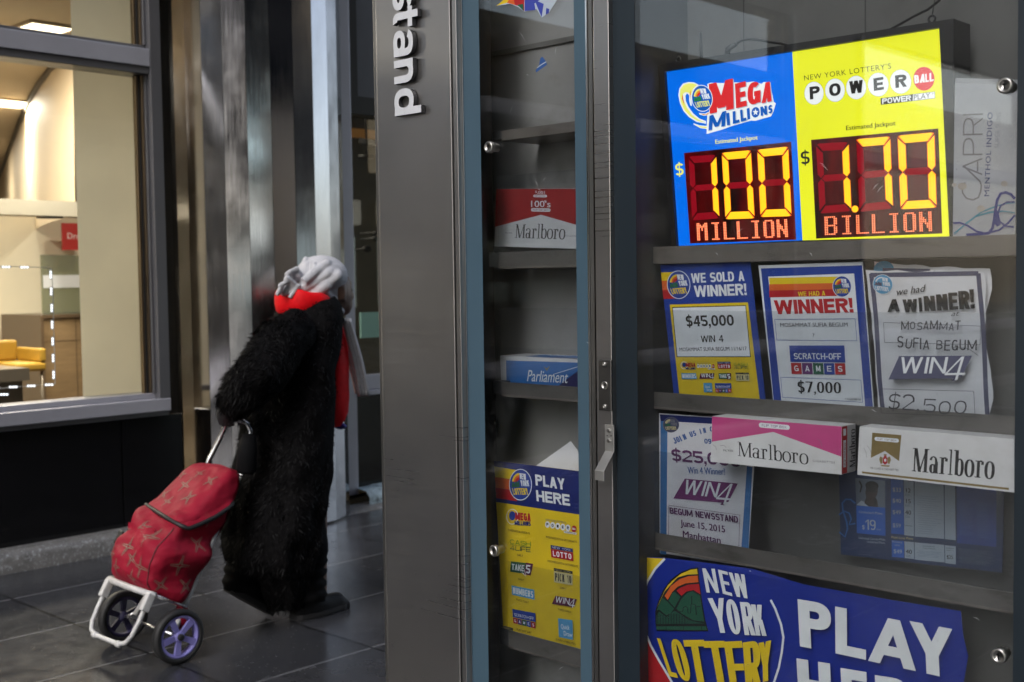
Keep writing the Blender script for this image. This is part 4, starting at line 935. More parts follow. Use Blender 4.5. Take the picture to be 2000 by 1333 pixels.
# vertical wordmark on the end
class EndP(Print):
    def _map(s, a, b, c): return a, b-a, c-a
EP = EndP(0); EP.mb = MB(); EP.n = 0
serif_word(EP, Vector((0, 0, 0)), Vector((1, 0, 0)), Vector((0, 0, .25)), K_)
tmp = EP.mb
mb.add([Vector((e0.x+.0014+abs(v[1])*.02, 1.9935-v[2]*.082, e1.z+Lz*(.10+.80*v[0]))) for v in tmp.v], [f[::-1] for f in tmp.f], K_)
mb.build('carton_end', pk)
# --- white and gold carton
P = Print(1.95); P.card(zq([(1155, 140), (1950, 205), (1950, 480), (1143, 388)]), WC, .045)
GO = mat('foil_gold', (.33, .24, .085), .35, metal=.6, var=.2, vs=20)
P.poly(zq([(1220, 172), (1370, 185), (1358, 319), (1285, 267), (1213, 302)]), GO); oval(P, zq([(1232, 194), (1357, 204), (1357, 224), (1232, 213)]), W_, 'FLIP TOP BOX', GO)
P.poly(zq([(1282, 290), (1292, 291), (1298, 306), (1298, 328), (1286, 338), (1274, 326), (1275, 304)]), RED)
for dx in (-1, 1): P.poly(zq([(1286+dx*12, 300), (1286+dx*26, 294), (1286+dx*30, 312), (1286+dx*22, 334), (1286+dx*14, 330)]), GO)
P.ellipse(z(1287, 314), 2.2, 3.0, W_, n=12); P.poly(zq([(1262, 338), (1312, 341), (1306, 348), (1268, 345)]), GO); P.poly(zq([(1278, 282), (1296, 283), (1292, 292), (1282, 291)]), GO)
P.bt('100 CLASS A CIGARETTES', z(1210, 358), z(1356, 370), z(1210, 348), MGREY)
serif_word(P, z(1424, 370), z(1848, 412), z(1430, 250), K_); P.poly(zq([(1168, 371), (1923, 456), (1923, 467), (1168, 381)]), GO)
for a, b in (((1195, 240), (1215, 275)), ((1178, 250), (1192, 300))): P.line([z(*a), z((a[0]+b[0])/2+4, (a[1]+b[1])/2), z(*b)], .6, GRY)
tagged(P.build('cigarette_carton'), 'white and gold cigarette carton hanging over the dark blue price poster', 'cigarette carton', 'cartons shown in the cases')
# --- dark blue price poster at the back
z = Pz((1640, 930), 6.25); zq = lambda l: [z(*p) for p in l]
PN, PB, PW, PG = ink('plan_navy', (24, 50, 92)), ink('plan_blue', (34, 96, 190)), ink('plan_white', (170, 184, 198)), ink('plan_grey', (112, 128, 146))
SK1, SK2 = ink('skin_print', (58, 46, 44)), ink('photo_grey', (104, 116, 130))
P = Print(2.08); P.card(zq([(-10, -90), (2010, 95), (1985, 1182), (15, 958)]), PN, .001)
P.poly(zq([(190, 25), (556, 58), (556, 388), (204, 362)]), SK2); P.poly(zq([(204, 362), (556, 388), (560, 732), (210, 697)]), PB)
P.poly(zq([(205, 355), (265, 300), (330, 330), (350, 372)]), PW); P.poly(zq([(300, 330), (330, 250), (420, 240), (460, 300), (470, 380), (350, 370)]), SK1)
P.ellipse(z(390, 190), 12, 16, SK1, 10); P.ellipse(z(395, 120), 13, 9, K_, 8); P.poly(zq([(330, 165), (450, 178), (448, 205), (332, 195)]), K_); P.poly(zq([(420, 270), (445, 265), (450, 350), (425, 355)]), K_); P.line([z(240, 60), z(270, 120), z(250, 200)], 3, K_)
def pt(txt, x0, x1, yb, h, m, sl=.075, off=.012): P.bt(txt, z(x0, yb), z(x1, yb+(x1-x0)*sl), z(x0-1, yb-h), m, off)
pt('Unlimited Plans', 238, 523, 452, 30, PW, off=0); pt('$', 275, 308, 648, 52, PW); P.st('19', z(316, 655), z(443, 664), z(313, 530), PW, .15); pt('/mo', 450, 502, 660, 22, PW, off=0); pt('Unlimited Canada-Wide', 232, 558, 768, 28, PW, off=0); pt('Unlimited Plans', 335, 558, 814, 26, PW, off=0); pt('www', 220, 400, 958, 12, PG, off=0)
P.poly(zq([(625, 40), (780, 55), (786, 716), (630, 702)]), PB)
for q in ([(786, 56), (906, 68), (909, 735), (790, 722)], [(915, 70), (1272, 100), (1277, 768), (918, 738)], [(1282, 102), (1410, 112), (1418, 785), (1287, 770)], [(792, 798), (908, 808), (912, 1014), (796, 1002)], [(916, 810), (1279, 842), (1283, 1056), (919, 1020)], [(1287, 845), (1418, 858), (1420, 1080), (1291, 1062)]): P.poly(zq(q), PW)
P.poly(zq([(1430, 120), (1915, 170), (1915, 868), (1436, 818)]), ink('plan_mid', (30, 66, 146))); P.poly(zq([(636, 784), (786, 796), (790, 1000), (640, 987)]), PB)
for txt, x0, x1, yb, h, m in (('$33', 648, 750, 188, 50, PW), ('$40', 648, 752, 322, 50, PW), ('$49', 650, 750, 462, 50, PW), ('$59', 652, 750, 624, 50, PW), ('12', 815, 872, 200, 52, K_), ('15', 815, 872, 330, 52, K_), ('40', 804, 877, 468, 52, K_), ('GB', 806, 862, 240, 26, PG), ('GB', 806, 862, 370, 26, PG), ('GB', 806, 862, 508, 26, PG), ('Multi-Line Plans', 634, 900, 758, 28, CRM), ('Primary', 650, 765, 812, 24, PW), ('Line', 680, 738, 850, 24, PW), ('$49', 665, 765, 940, 50, PW), ('40', 812, 888, 945, 52, K_), ('GB', 820, 870, 985, 26, PG), ('$25', 1314, 1390, 1008, 46, K_), ('Unlimited', 800, 890, 610, 18, MGREY), ('International', 1020, 1160, 858, 16, MGREY), ('Texts / Minutes', 1020, 1170, 884, 16, MGREY), ('Additional', 1302, 1400, 884, 18, MGREY), ('Lines 2 - 5', 1310, 1396, 912, 18, MGREY)): pt(txt, x0, x1, yb, h, m, off=.012 if h > 40 else .0)
rl = random.Random(3)
def lines(x0, x1, y0, y1, n, m, sl, wd=.5):
    for i in range(n):
        y = y0+(y1-y0)*i/n; a = x0+rl.uniform(0, 30); b = x1-rl.uniform(0, (x1-x0)*.4); P.line([z(a, y+(a-x0)*sl), z(b, y+(b-x0)*sl)], wd, m)
lines(945, 1250, 240, 720, 18, PG, .08); lines(945, 1260, 910, 990, 5, PG, .08); lines(1460, 1640, 330, 730, 22, ink('plan_line', (70, 110, 180)), .08); lines(1670, 1870, 330, 760, 22, ink('plan_line', (70, 110, 180)), .08); lines(1450, 1920, 880, 1060, 14, PG, .11, .4)
LB2 = ink('ribbon_blue', (44, 104, 170))
P.line([z(205, 330), z(150, 285), z(90, 280), z(45, 330), z(55, 420), z(100, 560), z(110, 640), z(80, 740), z(10, 680)], 3.4, LB2); P.line([z(5, 470), z(70, 425), z(130, 450), z(155, 520), z(130, 590), z(205, 575)], 3.2, LB2)
tagged(P.build('price_poster'), 'dark blue phone plan price poster on the back of the lower case', 'poster')
# --- grey white poster with rotated letters
z = Pz((1850, 140), 3.92); zq = lambda l: [z(*p) for p in l]
P = Print(2.006, 4); P.card(zq([(58, 92), (535, 104), (520, 1275), (45, 1275)]), mat('paper_grey', (.42, .43, .45), .6, var=.16, vs=7, dirt=((.30, .26, .20), .4, 6)), .03); P.card(zq([(66, 50), (535, 62), (535, 103), (58, 91)]), mat('paper_fold', (.36, .37, .38), .6, var=.2), .02)
CG = ink('warm_grey', (118, 116, 116))
P.st('APRI', z(268, 795), z(272, 320), z(118, 795), CG, .085, hs=.07, gap=.12); P.line([z(140, 850), z(118, 880), z(120, 930), z(150, 972), z(200, 984), z(240, 965), z(258, 920), z(262, 870), z(250, 840), z(125, 720)], 3.1, CG)
P.bt('MENTHOL INDIGO', z(322, 955), z(347, 312), z(284, 955), ink('indigo', (58, 66, 110)), .004, space=1.08); P.bt('SUPER SLIMS', z(398, 585), z(412, 312), z(362, 587), ink('faint', (140, 142, 146)), .0)
IND, TQ = ink('swirl_navy', (34, 40, 120)), ink('swirl_teal', (60, 136, 156))
P.line([z(60, 1250), z(150, 1160), z(260, 1080), z(380, 1030), z(450, 1012), z(520, 1008)], 2.6, TQ, taper=True); P.line([z(55, 1240), z(120, 1190), z(220, 1110), z(330, 1078), z(430, 1070), z(520, 1082)], 3.4, TQ, taper=True)
P.line([z(520, 975), z(490, 942), z(450, 926), z(412, 935), z(385, 985), z(372, 1060), z(362, 1140), z(350, 1200), z(320, 1238), z(240, 1246), z(150, 1252)], 5.5, IND); P.line([z(518, 1000), z(460, 1000), z(410, 1030), z(390, 1090), z(405, 1150), z(450, 1185), z(512, 1190)], 3.6, IND); P.line([z(520, 1100), z(470, 1160), z(400, 1215), z(300, 1240), z(230, 1225), z(160, 1180), z(100, 1158), z(52, 1162)], 3.8, IND); P.poly(zq([(360, 1080), (385, 1060), (395, 1130), (415, 1170), (385, 1190), (362, 1160)]), IND)
for cx_, cy_, r in ((120, 880, 9), (262, 1050, 8), (440, 860, 7), (60, 870, 5)): P.ellipse(z(cx_, cy_), r, r*.8, mat('stain', (.43, .39, .33), .6, var=.3, vs=40), n=14)
tagged(P.build('tall_poster', warp=curl(8, 3, .0012, .8)), 'stained whitish cigarette poster with sideways letters right of the jackpot sign', 'poster')

# --- narrow case: red carton
z = Pz((900, 340), 2.6667); zq = lambda l: [z(*p) for p in l]
P = Print(2.03); P.card(zq([(186, 78), (655, 76), (655, 392), (176, 378)]), WC, .05)
CR = ink('carton_red', (166, 38, 40))
P.poly(zq([(185, 79), (655, 77), (655, 281), (417, 213), (179, 276)]), CR); serif_word(P, z(282, 333), z(543, 341), z(286, 262), MGREY)
P.bt("100's", z(366, 172), z(468, 174), z(366, 139), W_, .012); oval(P, zq([(366, 178), (468, 180), (468, 198), (366, 196)]), W_, 'FLIP TOP BOX', CR)
P.bt("100's", z(438, 90), z(388, 89), z(438, 106), W_, .012); oval(P, zq([(378, 108), (450, 109), (450, 123), (378, 122)]), W_, 'FLIP TOP BOX', CR); P.bt('FILTER', z(232, 312), z(270, 313), z(232, 304), GRY); P.bt('CIGARETTES', z(548, 326), z(640, 330), z(548, 318), GRY)
tagged(P.build('cigarette_carton'), 'red and white cigarette carton on the upper shelf of the narrow case', 'cigarette carton', 'cartons shown in the cases')
# blue and white carton lying on its shelf
P = Print(2.03); P.card(zq([(205, 946), (660, 968), (660, 1130), (212, 1100)]), WC, .092)
PBL, PDK = ink('carton_blue', (38, 104, 172)), ink('carton_navy', (34, 30, 84))
P.poly(zq([(236, 972), (655, 984), (655, 1128), (238, 1100)]), PBL); P.poly(zq([(656, 990), (656, 1127), (500, 1110)]), PDK); P.poly(zq([(430, 1000), (447, 1014), (466, 998), (448, 1028)]), GO); P.line([z(480, 1045), z(560, 1020), z(650, 992)], 1.2, W_)
P.bt('Parliament', z(345, 1079), z(556, 1090), z(350, 1020), W_, .008, italic=.12)
pc = P.build('cigarette_carton'); tagged(pc, 'blue and white cigarette carton lying on the middle shelf of the narrow case', 'cigarette carton', 'cartons shown in the cases')
a = onY(*z(236, 946), 2.03); b = onY(*z(655, 968), 2.03)
mb = MB(); zt_ = max(a.z, b.z)
mb.add([Vector((a.x+.055, 2.036, a.z-.002+.0016)), Vector((b.x-.02, 2.036, b.z+.0016)), Vector((b.x-.02, 2.105, b.z+.0016)), Vector((a.x+.055, 2.105, a.z-.0004))], [(0, 1, 2, 3)], PBL)
vs, fs, W = bfont('Parliament', 0, .12); L0 = b.x-a.x-.14
mb.add([Vector((a.x+.085+x*L0*.75, 2.05+y*.04, a.z+.0032+(b.z-a.z)*(.15+x*.5))) for x, y in vs], fs, W_)
mb.build('carton_top', pc)
# yellow game board
z1 = Pz((900, 820), 2.597); z = Pz((955, 990), 4.595)
P = Print(2.016); P.card([z1(168, 207), z1(628, 265), z1(632, 1200), z1(218, 1110)], YEL, .001)
P.poly([z1(168, 207), z1(628, 265), z1(629, 486), z1(180, 418)], NAVY)
for v0, v1, m in ((238, 291, YEL), (291, 345, ORA), (345, 398, RED)): P.poly([z1(170+(v0-238)*.05, v0), z1(285, v0+18), z1(285, v1+16), z1(171+(v1-238)*.06, v1)], m)
lottery_badge(P, z1(303, 330), 58/2.597, 80/2.597, 0)
P.st('PLAY', z1(381, 333), z1(530, 357), z1(377, 277), W_, .26, gap=.08); P.st('HERE', z1(386, 413), z1(556, 438), z1(382, 357), W_, .26, gap=.09)
zq = lambda l: [z(*p) for p in l]
megalogo(P, zq([(155, 25), (378, 58), (378, 176), (165, 165)])); powerlogo(P, zq([(505, 100), (790, 150), (790, 250), (508, 208)])); cashlogo(P, zq([(192, 285), (380, 312), (380, 410), (195, 390)])); lottologo(P, zq([(558, 342), (757, 376), (764, 487), (566, 452)]))
takelogo(P, zq([(200, 488), (402, 512), (395, 618), (195, 590)])); picklogo(P, zq([(588, 548), (757, 578), (757, 704), (592, 676)])); numlogo(P, zq([(210, 705), (412, 744), (416, 832), (214, 788)])); win4(P, zq([(578, 792), (797, 828), (790, 912), (572, 872)]), MAR, W_)
scratch(P, zq([(218, 914), (425, 954), (428, 1090), (226, 1042)])); drawlogo(P, zq([(630, 998), (760, 1016), (764, 1192), (638, 1166)]))
for txt, a, b, h in (('TUESDAYS & FRIDAYS', (180, 214), (378, 246), 18), ('WEDNESDAYS & SATURDAYS', (520, 276), (800, 322), 18), ('DAILY', (266, 440), (318, 448), 20), ('WEDNESDAYS & SATURDAYS', (535, 491), (812, 542), 18), ('DAILY', (275, 655), (326, 664), 18), ('DAILY', (652, 732), (708, 742), 18), ('TWICE DAILY', (255, 838), (370, 866), 18), ('TWICE DAILY', (630, 925), (752, 952), 18), ('PLAY ANY DAY', (262, 1106), (396, 1136), 18), ('EVERY 4 MINUTES', (614, 1196), (790, 1240), 20)): P.bt(txt, z(*a), z(*b), z(a[0], a[1]-h), K_, .012)
tagged(P.build('game_board'), 'tall yellow game board with blue header in the narrow case', 'poster')
P = Print(2.045); P.poly([(1040, 915), (1115, 862), (1128, 880), (1136, 930)], PAPER); P.card([(1040, 916), (1114, 863), (1128, 881), (1137, 935)], PAPER, .002); tagged(P.build('folded_paper'), 'white folded paper corner sticking up behind the yellow game board', 'paper')
# torn stickers on the glass
P = Print(GY-.0016); P.poly([(969, 12), (985, 0), (1000, -26), (1070, -34), (1092, -6), (1073, 24), (1058, 35), (1048, 18), (1024, 23), (1012, 14), (996, 8)], ink('sticker_white', (186, 200, 214)))
P.poly([(969, 12), (984, 0), (998, -22), (1002, -2), (990, 6)], YEL); P.poly([(1001, -20), (1024, -28), (1024, 22), (1012, 12), (997, 8)], RED); P.poly([(990, 6), (1001, -10), (1006, 10)], ORA); P.poly([(1010, 10), (1022, 8), (1023, 22)], GRN)
VB = ink('sticker_blue', (58, 72, 170))
for q in ([(1025, -28), (1038, -30), (1046, 20), (1025, 22)], [(1044, 0), (1062, 8), (1058, 34), (1052, 20)], [(1067, 16), (1073, 18), (1072, 26), (1066, 29)], [(1036, 4), (1060, -12), (1064, -6), (1040, 10)]): P.poly(q, VB)
tagged(P.build('torn_sticker'), 'torn multicoloured sticker at the top of the narrow glass', 'sticker')
P = Print(GY-.0016); P.poly([(1059, 111), (1067, 121), (1068, 127), (1047, 142), (1046, 138), (1053, 128), (1055, 115)], ink('sticker_mid', (40, 84, 150))); P.line([(1049, 133), (1057, 127), (1067, 121)], 1.1, W_); tagged(P.build('torn_sticker'), 'small blue scrap of sticker lower on the narrow glass', 'sticker')
# --- big banner at the foot of the wide case
z = Pz((1240, 1020), 2.6316); n_ = Pz((1250, 1080), 5.269); nq = lambda l: [n_(*p) for p in l]
P = Print(1.975, 5); BN = mat('banner_blue', lin((22, 44, 140)), .35, var=.12, vs=3)
out = [z(45, 178), z(150, 182), z(330, 205), z(600, 242), z(860, 322), z(1300, 398), z(1675, 458), z(1688, 590), z(1713, 690), z(1690, 830), z(1700, 1060), z(850, 1010), z(30, 960)]
P.card(out, BN, .0012)
P.poly(nq([(32, 45), (265, 58), (170, 160), (95, 285), (62, 350)]), YEL); P.poly(nq([(22, 700), (48, 760), (75, 890), (18, 880)]), ORA); P.poly(nq([(16, 880), (75, 880), (125, 950), (205, 1100), (305, 1270), (340, 1360), (450, 1540), (20, 1520)]), RED)
lft = [(265, 58), (170, 160), (90, 290), (45, 420), (28, 520), (35, 640), (60, 800), (120, 950), (200, 1100), (300, 1270), (390, 1430), (520, 1570), (700, 1650)]
rgt = [(1120, 190), (1220, 300), (1310, 430), (1390, 580), (1450, 740), (1475, 870), (1460, 1020), (1430, 1180), (1380, 1333), (1300, 1460), (1150, 1580), (950, 1650), (700, 1650)]
P.line(nq(lft), 4.2, W_); P.line(nq(rgt), 4.2, W_)
P.poly(nq([(605, 150), (540, 155), (430, 195), (330, 270), (250, 380), (200, 500), (170, 600), (172, 720), (185, 800), (712, 806), (680, 690), (645, 480), (620, 300)]), K_)
P.poly(nq([(592, 165), (530, 172), (430, 215), (340, 290), (262, 400), (215, 500), (190, 560), (245, 440), (300, 330), (400, 250), (500, 222), (600, 218)]), YEL)
P.poly(nq([(600, 234), (510, 238), (420, 268), (330, 340), (268, 440), (300, 480), (345, 400), (400, 345), (480, 312), (610, 300)]), ORA); P.poly(nq([(614, 318), (500, 326), (420, 360), (390, 385), (440, 440), (490, 395), (560, 380), (632, 425)]), RED)
G2 = ink('hill_green', (28, 80, 60))
P.poly(nq([(185, 590), (245, 455), (300, 500), (365, 570), (330, 620), (285, 640), (215, 580)]), G2); P.poly(nq([(310, 490), (345, 410), (372, 398), (430, 450), (370, 560)]), G2); P.poly(nq([(440, 470), (500, 410), (550, 392), (628, 440), (648, 560), (672, 705), (560, 690), (440, 620), (390, 570)]), G2)
P.poly(nq([(185, 640), (215, 600), (290, 655), (370, 590), (470, 650), (560, 700), (680, 725), (182, 730)]), ink('bay_green', (26, 70, 56))); P.poly(nq([(185, 752), (690, 752), (700, 792), (188, 786)]), G2)
for i in range(11): P.line([n_(200+i*28, 625+10*math.sin(i*.9)), n_(200+i*28, 735)], .9, K_)
P.line(nq([(550, 440), (552, 520), (590, 530), (598, 635)]), 1.6, K_); P.line(nq([(420, 600), (460, 600), (465, 560), (488, 545), (510, 560), (515, 615), (540, 615), (545, 520)]), 1.3, K_); P.line(nq([(600, 550), (640, 548)]), 1.2, K_); P.line(nq([(440, 620), (520, 680), (680, 715)]), 1.4, K_)
for i in (1, 4, 7): P.line([n_(232+i*60, 752), n_(232+i*60, 786)], .9, K_)
for ch, a, b, c in (('N', (702, 402), (830, 410), (655, 155)), ('E', (868, 415), (965, 442), (815, 168)), ('W', (985, 442), (1146, 470), (925, 196)), ('Y', (790, 815), (955, 818), (716, 460)), ('O', (950, 828), (1075, 836), (886, 470)), ('R', (1098, 838), (1212, 843), (1045, 500)), ('K', (1214, 842), (1324, 849), (1160, 525))): P.st(ch, n_(*a), n_(*b), n_(*c), W_, .17, hs=.13)
for ch, a, b, c in (('L', (330, 1258), (420, 1278), (206, 865)), ('O', (432, 1300), (576, 1318), (326, 868)), ('T', (563, 1400), (775, 1405), (478, 885)), ('T', (768, 1420), (988, 1425), (680, 897)), ('E', (965, 1432), (1150, 1430), (893, 903)), ('R', (1120, 1420), (1290, 1400), (1087, 912)), ('Y', (1258, 1320), (1386, 1296), (1250, 916))): P.st(ch, n_(*a), n_(*b), n_(*c), YEL, .17, hs=.13)
for ch, a, b, c in (('P', (863, 632), (1032, 664), (848, 391)), ('L', (1047, 667), (1205, 700), (1043, 428)), ('A', (1216, 704), (1462, 756), (1226, 470)), ('Y', (1442, 752), (1662, 800), (1428, 500)), ('H', (862, 940), (1035, 972), (848, 692)), ('E', (1088, 985), (1222, 1010), (1076, 740)), ('R', (1262, 1020), (1430, 1050), (1254, 775)), ('E', (1470, 1060), (1600, 1085), (1464, 815))): P.st(ch, z(*a), z(*b), z(*c), W_, .27, hs=.21)
tagged(P.build('banner', warp=curl(5, 4, .0022, .9)), 'large blue banner with a round rainbow badge at the foot of the wide case', 'banner')
# ================================================================== the bank building across the pavement
FX = -5.95
GRN_BLK = mat('black_granite', (.006, .006, .007), .13, var=.3, vs=30, spec=.5)
ALU = mat('frame_metal', (.46, .46, .52), .36, metal=.35, var=.08, vs=3)
ALUD = mat('frame_dark', (.17, .17, .185), .30, metal=.5, var=.08, vs=3)
BRZ = steel('inner_bronze', (.24, .18, .12), .3, (60, 60, 3))
STONE = mat('ledge_stone', (.15, .145, .14), .42, var=.30, vs=18, dirt=((.40, .42, .44), .75, 60), bump=.5, bs=70)
WALL = mat('wall_stone', (.045, .044, .044), .55, var=.2, vs=1.5)
bank = thing('bank_building', (FX, 4.0, 0), 'building with steel framed shop windows, faceted steel column and black granite base', 'building')
def fy(px, py, X=FX): return onX(px, py, X).y
def fz(px, py, X=FX): return onX(px, py, X).z
WG = glass('shop_glass', (.93, .94, .92), .02, 1.5, haze=.0, speck=False)
zs0, zs1, zs2 = .715, .772, .80
ym = 3.47
def shopwindow(y0, y1, first=False):
    """window between two uprights: sill, transom, jambs, pane"""
    m_ = MB(); m_.box(FX-.10, FX+.035, y0, y1, zs0+.005, zs1+.018, ALU); m_.box(FX-.16, FX-.02, y0, y1, zs1+.0185, zs2+.02, ALU); m_.box(FX-.06, FX+.012, y0, y1, zs0-.022, zs0+.0045, ALUD)
    s_ = m_.build('window_sill', bank, bevel=.004)
    m_ = MB(); m_.box(FX-.14, FX+.027, y0+.066, y1-.066, 2.605, 2.70, ALU); m_.box(FX-.14, FX+.015, y0+.066, y1-.066, 2.565, 2.6045, ALUD); m_.box(FX-.14, FX-.02, y0+.066, y1-.066, 2.7005, 2.725, ALUD); m_.build('transom', s_, bevel=.003)
    m_ = MB(); m_.box(FX-.062, FX-.055, y0, y1, zs2+.0205, 2.5645, WG); m_.box(FX-.062, FX-.055, y0, y1, 2.726, 3.9, WG); m_.build('pane', s_)
    for a, s in ((y1, -1), (y0, 1)):
        m_ = MB(); m_.box(FX-.10, FX+.03, a, a+s*.065, zs0+.02, 3.9, ALUD)
        for za, zb in ((zs2+.0205, 2.564), (2.726, 3.9)):
            for o0, o1, xx, mm in ((.0655, .080, .005, ALUD), (.0805, .093, .022, BRZ), (.0935, .101, .040, BLK), (.1015, .115, .047, BRZ)): m_.box(FX-.08, FX-xx, a+s*o0, a+s*o1, za, zb, mm)
        m_.build('jamb', s_, bevel=.002)
shopwindow(-.6, ym); shopwindow(-6.4, -1.9); shopwindow(-12.5, -7.7)
# black base panels
for a, b in ((3.195, 3.56), (1.55, 3.188), (-.1, 1.543), (-1.9, -.107), (-4.6, -1.907), (-7.4, -4.607), (-12.6, -7.407)):
    m_ = MB(); m_.box(FX-.15, FX-.012, a, b, .10, zs0-.023, GRN_BLK); m_.build('base_panel', bank, bevel=.002)
mb = MB(); rows = []
N_ = 60
for j, (x_, z_) in enumerate(((FX-.10, .105), (FX+.02, .103), (FX+.105, .098), (FX+.125, .070), (FX+.13, .0))):
    rows.append([Vector((x_+.018*noise.noise(Vector((i*.35, j*1.3, 0)))*(j > 0), -13+(3.56+13)*i/N_, z_+(.010*noise.noise(Vector((i*.5, j*2.1, 4))) if 0 < j < 4 else 0))) for i in range(N_+1)])
mb.grid(rows, STONE, flip=False); mb.build('stone_ledge', bank)
# faceted column
CX, CY, CR_ = -6.06, 4.18, .505
COLM = steel('column_steel', (.47, .465, .485), .12, (300, 300, 4), var=.05, bumpk=.012)
COLG = mat('column_joint', (.02, .02, .022), .4)
def column(cy, top):
    m_ = MB(); n = 24; pts = []
    for i in range(n):
        t = 2*math.pi*(i+.3)/n; pts.append((CX+CR_*math.cos(t), cy+CR_*math.sin(t)))
    for i in range(n):
        a, b = pts[i], pts[(i+1) % n]; d = (b[0]-a[0], b[1]-a[1]); g = .006
        p, q = (a[0]+d[0]*g, a[1]+d[1]*g), (b[0]-d[0]*g, b[1]-d[1]*g)
        m_.add([(p[0], p[1], .012), (q[0], q[1], .012), (q[0], q[1], top), (p[0], p[1], top)], [(0, 1, 2, 3)], COLM)
    c = m_.build('steel_column', bank)
    m_ = MB(); m_.lathe((CX, cy, .0), (0, 0, 1), [(0, CR_+.004), (.012, CR_+.004), (.0125, CR_-.012), (top-.01, CR_-.012)], COLG, 24, smooth=False); m_.build('joint_core', c)
column(CY, 3.9); column(-1.25, 3.9)
m_ = MB(); m_.box(FX-.3, FX, -7.7, -6.4, 0, 3.9, BLK); m_.build('pier', bank)  # black infill added out of view to keep bright streaks off the case glass
m_ = MB(); m_.box(FX-.47, FX-.40, 3.685, 3.79, 0, 3.9, BLK); m_.build('pier', bank)  # black post put in for the dark gap beside the column
m_ = MB(); m_.box(FX-.45, FX-.443, ym+.002, 3.684, .02, 3.9, WG); m_.box(FX-.45, FX-.443, 3.791, 4.688, .02, 3.9, WG); m_.build('rear_pane', bank)  # glazing added behind the column so its edge facets mirror the lit room
# the bay beyond the column
y2 = 4.80
m_ = MB(); m_.box(FX-.12, FX+.02, 4.69, y2, .06, 3.9, ALU); m_.build('mullion', bank, bevel=.004)
m_ = MB(); m_.box(FX-.10, FX+.01, y2+.0005, 9.5, .815-.09, .815, ALU); m_.box(FX-.06, FX+.03, y2+.0005, 9.5, .815-.125, .815-.092, ALU); s2 = m_.build('window_sill', bank, bevel=.004)
m_ = MB(); m_.box(FX-.12, FX-.01, y2+.0005, 9.5, 2.53, 2.60, mat('bar_black', (.012, .012, .013), .35)); m_.box(FX-.12, FX+.005, y2+.0005, 9.5, 2.485, 2.5295, mat('bar_black', (.012,)*3, .35)); m_.box(FX-.12, FX-.015, y2+.0005, y2+.085, 2.6005, 3.3, mat('bar_black', (.012,)*3, .35)); m_.build('transom', s2)
m_ = MB(); m_.box(FX-.085, FX-.078, y2+.0005, 9.5, .8155, 2.484, WG); m_.build('pane', s2)
m_ = MB(); m_.box(FX-.09, FX-.03, y2+.0855, 9.5, 2.6005, 3.85, mat('fascia_grey', (.10, .105, .12), .35, var=.1)); m_.build('fascia_panel', bank)
m_ = MB(); m_.box(FX-.15, FX-.02, 4.70, 9.6, .09, .815-.126, GRN_BLK); m_.build('base_panel', bank)
mb = MB(); rows = []
for j, (x_, z_) in enumerate(((FX-.05, .10), (FX+.03, .102), (FX+.12, .094), (FX+.150, .055), (FX+.15, .0))):
    rows.append([Vector((x_+.03*noise.noise(Vector((i*.6, j*1.7, 9)))*(j > 0), 4.78+4.7*i/40, z_+(.016*noise.noise(Vector((i*.7, j*2.3, 14))) if 0 < j < 4 else 0))) for i in range(41)])
ICE = mat('worn_blue_ledge', (.42, .53, .58), .4, var=.35, vs=30, dirt=((.05, .055, .06), .9, 22), bump=.6, bs=60)
mb.grid(rows, ICE); mb.build('stone_ledge', bank)
mb = MB(); rows = []
for j, (x_, z_) in enumerate(((FX+.05, .012), (FX+.24, .010), (FX+.27, .0))):
    rows.append([Vector((x_+.03*noise.noise(Vector((i*.5, j*1.7, 19)))*(j > 0), 4.3+5.2*i/40, z_)) for i in range(41)])
mb.grid(rows, STONE); mb.build('kerb_strip', bank)
# upper wall
m_ = MB(); m_.box(FX-.25, FX, -119, 30, 3.9, 34, WALL); m_.build('upper_wall', bank)
m_ = MB(); m_.box(FX-.3, FX-.05, -119, -12.6, 0, 3.9, WALL); m_.box(FX-.3, FX-.05, 9.6, 30, 0, 3.9, WALL); m_.build('side_wall', bank)

# ------------------------------------------------------------------ the lit interior
CREAM = mat('interior_cream', (.74, .68, .54), .6, var=.04, vs=2); TAN = mat('ceiling_tan', (.50, .42, .31), .7, var=.05, vs=2); WARM = mat('vault_wall', (.66, .54, .38), .6, var=.03, vs=1.5)
SOFF = mat('soffit', (.50, .46, .38), .6); FLO = mat('floor_tile', (.20, .16, .11), .25, var=.2, vs=4); WOOD = mat('counter_wood', (.23, .155, .085), .4, var=.25, vs=3, stretch=(1, 1, 8)); WOODD = mat('counter_edge', (.10, .066, .04), .4)
CZ = 3.3
m_ = MB(); m_.box(-22, FX-.19, -14, 9.6, -.05, .02, FLO); m_.build('interior_floor', bank)
m_ = MB(); m_.box(-22, FX-.19, -14, 9.6, CZ, CZ+.08, TAN); m_.build('interior_ceiling', bank)
m_ = MB(); m_.box(-22.1, -22, -14, 9.6, .02, CZ, CREAM); m_.box(-22, FX-.2, -14.1, -14, .02, CZ, CREAM); m_.box(-22, FX-.2, 9.6, 9.7, .02, CZ, CREAM); m_.build('interior_wall', bank)
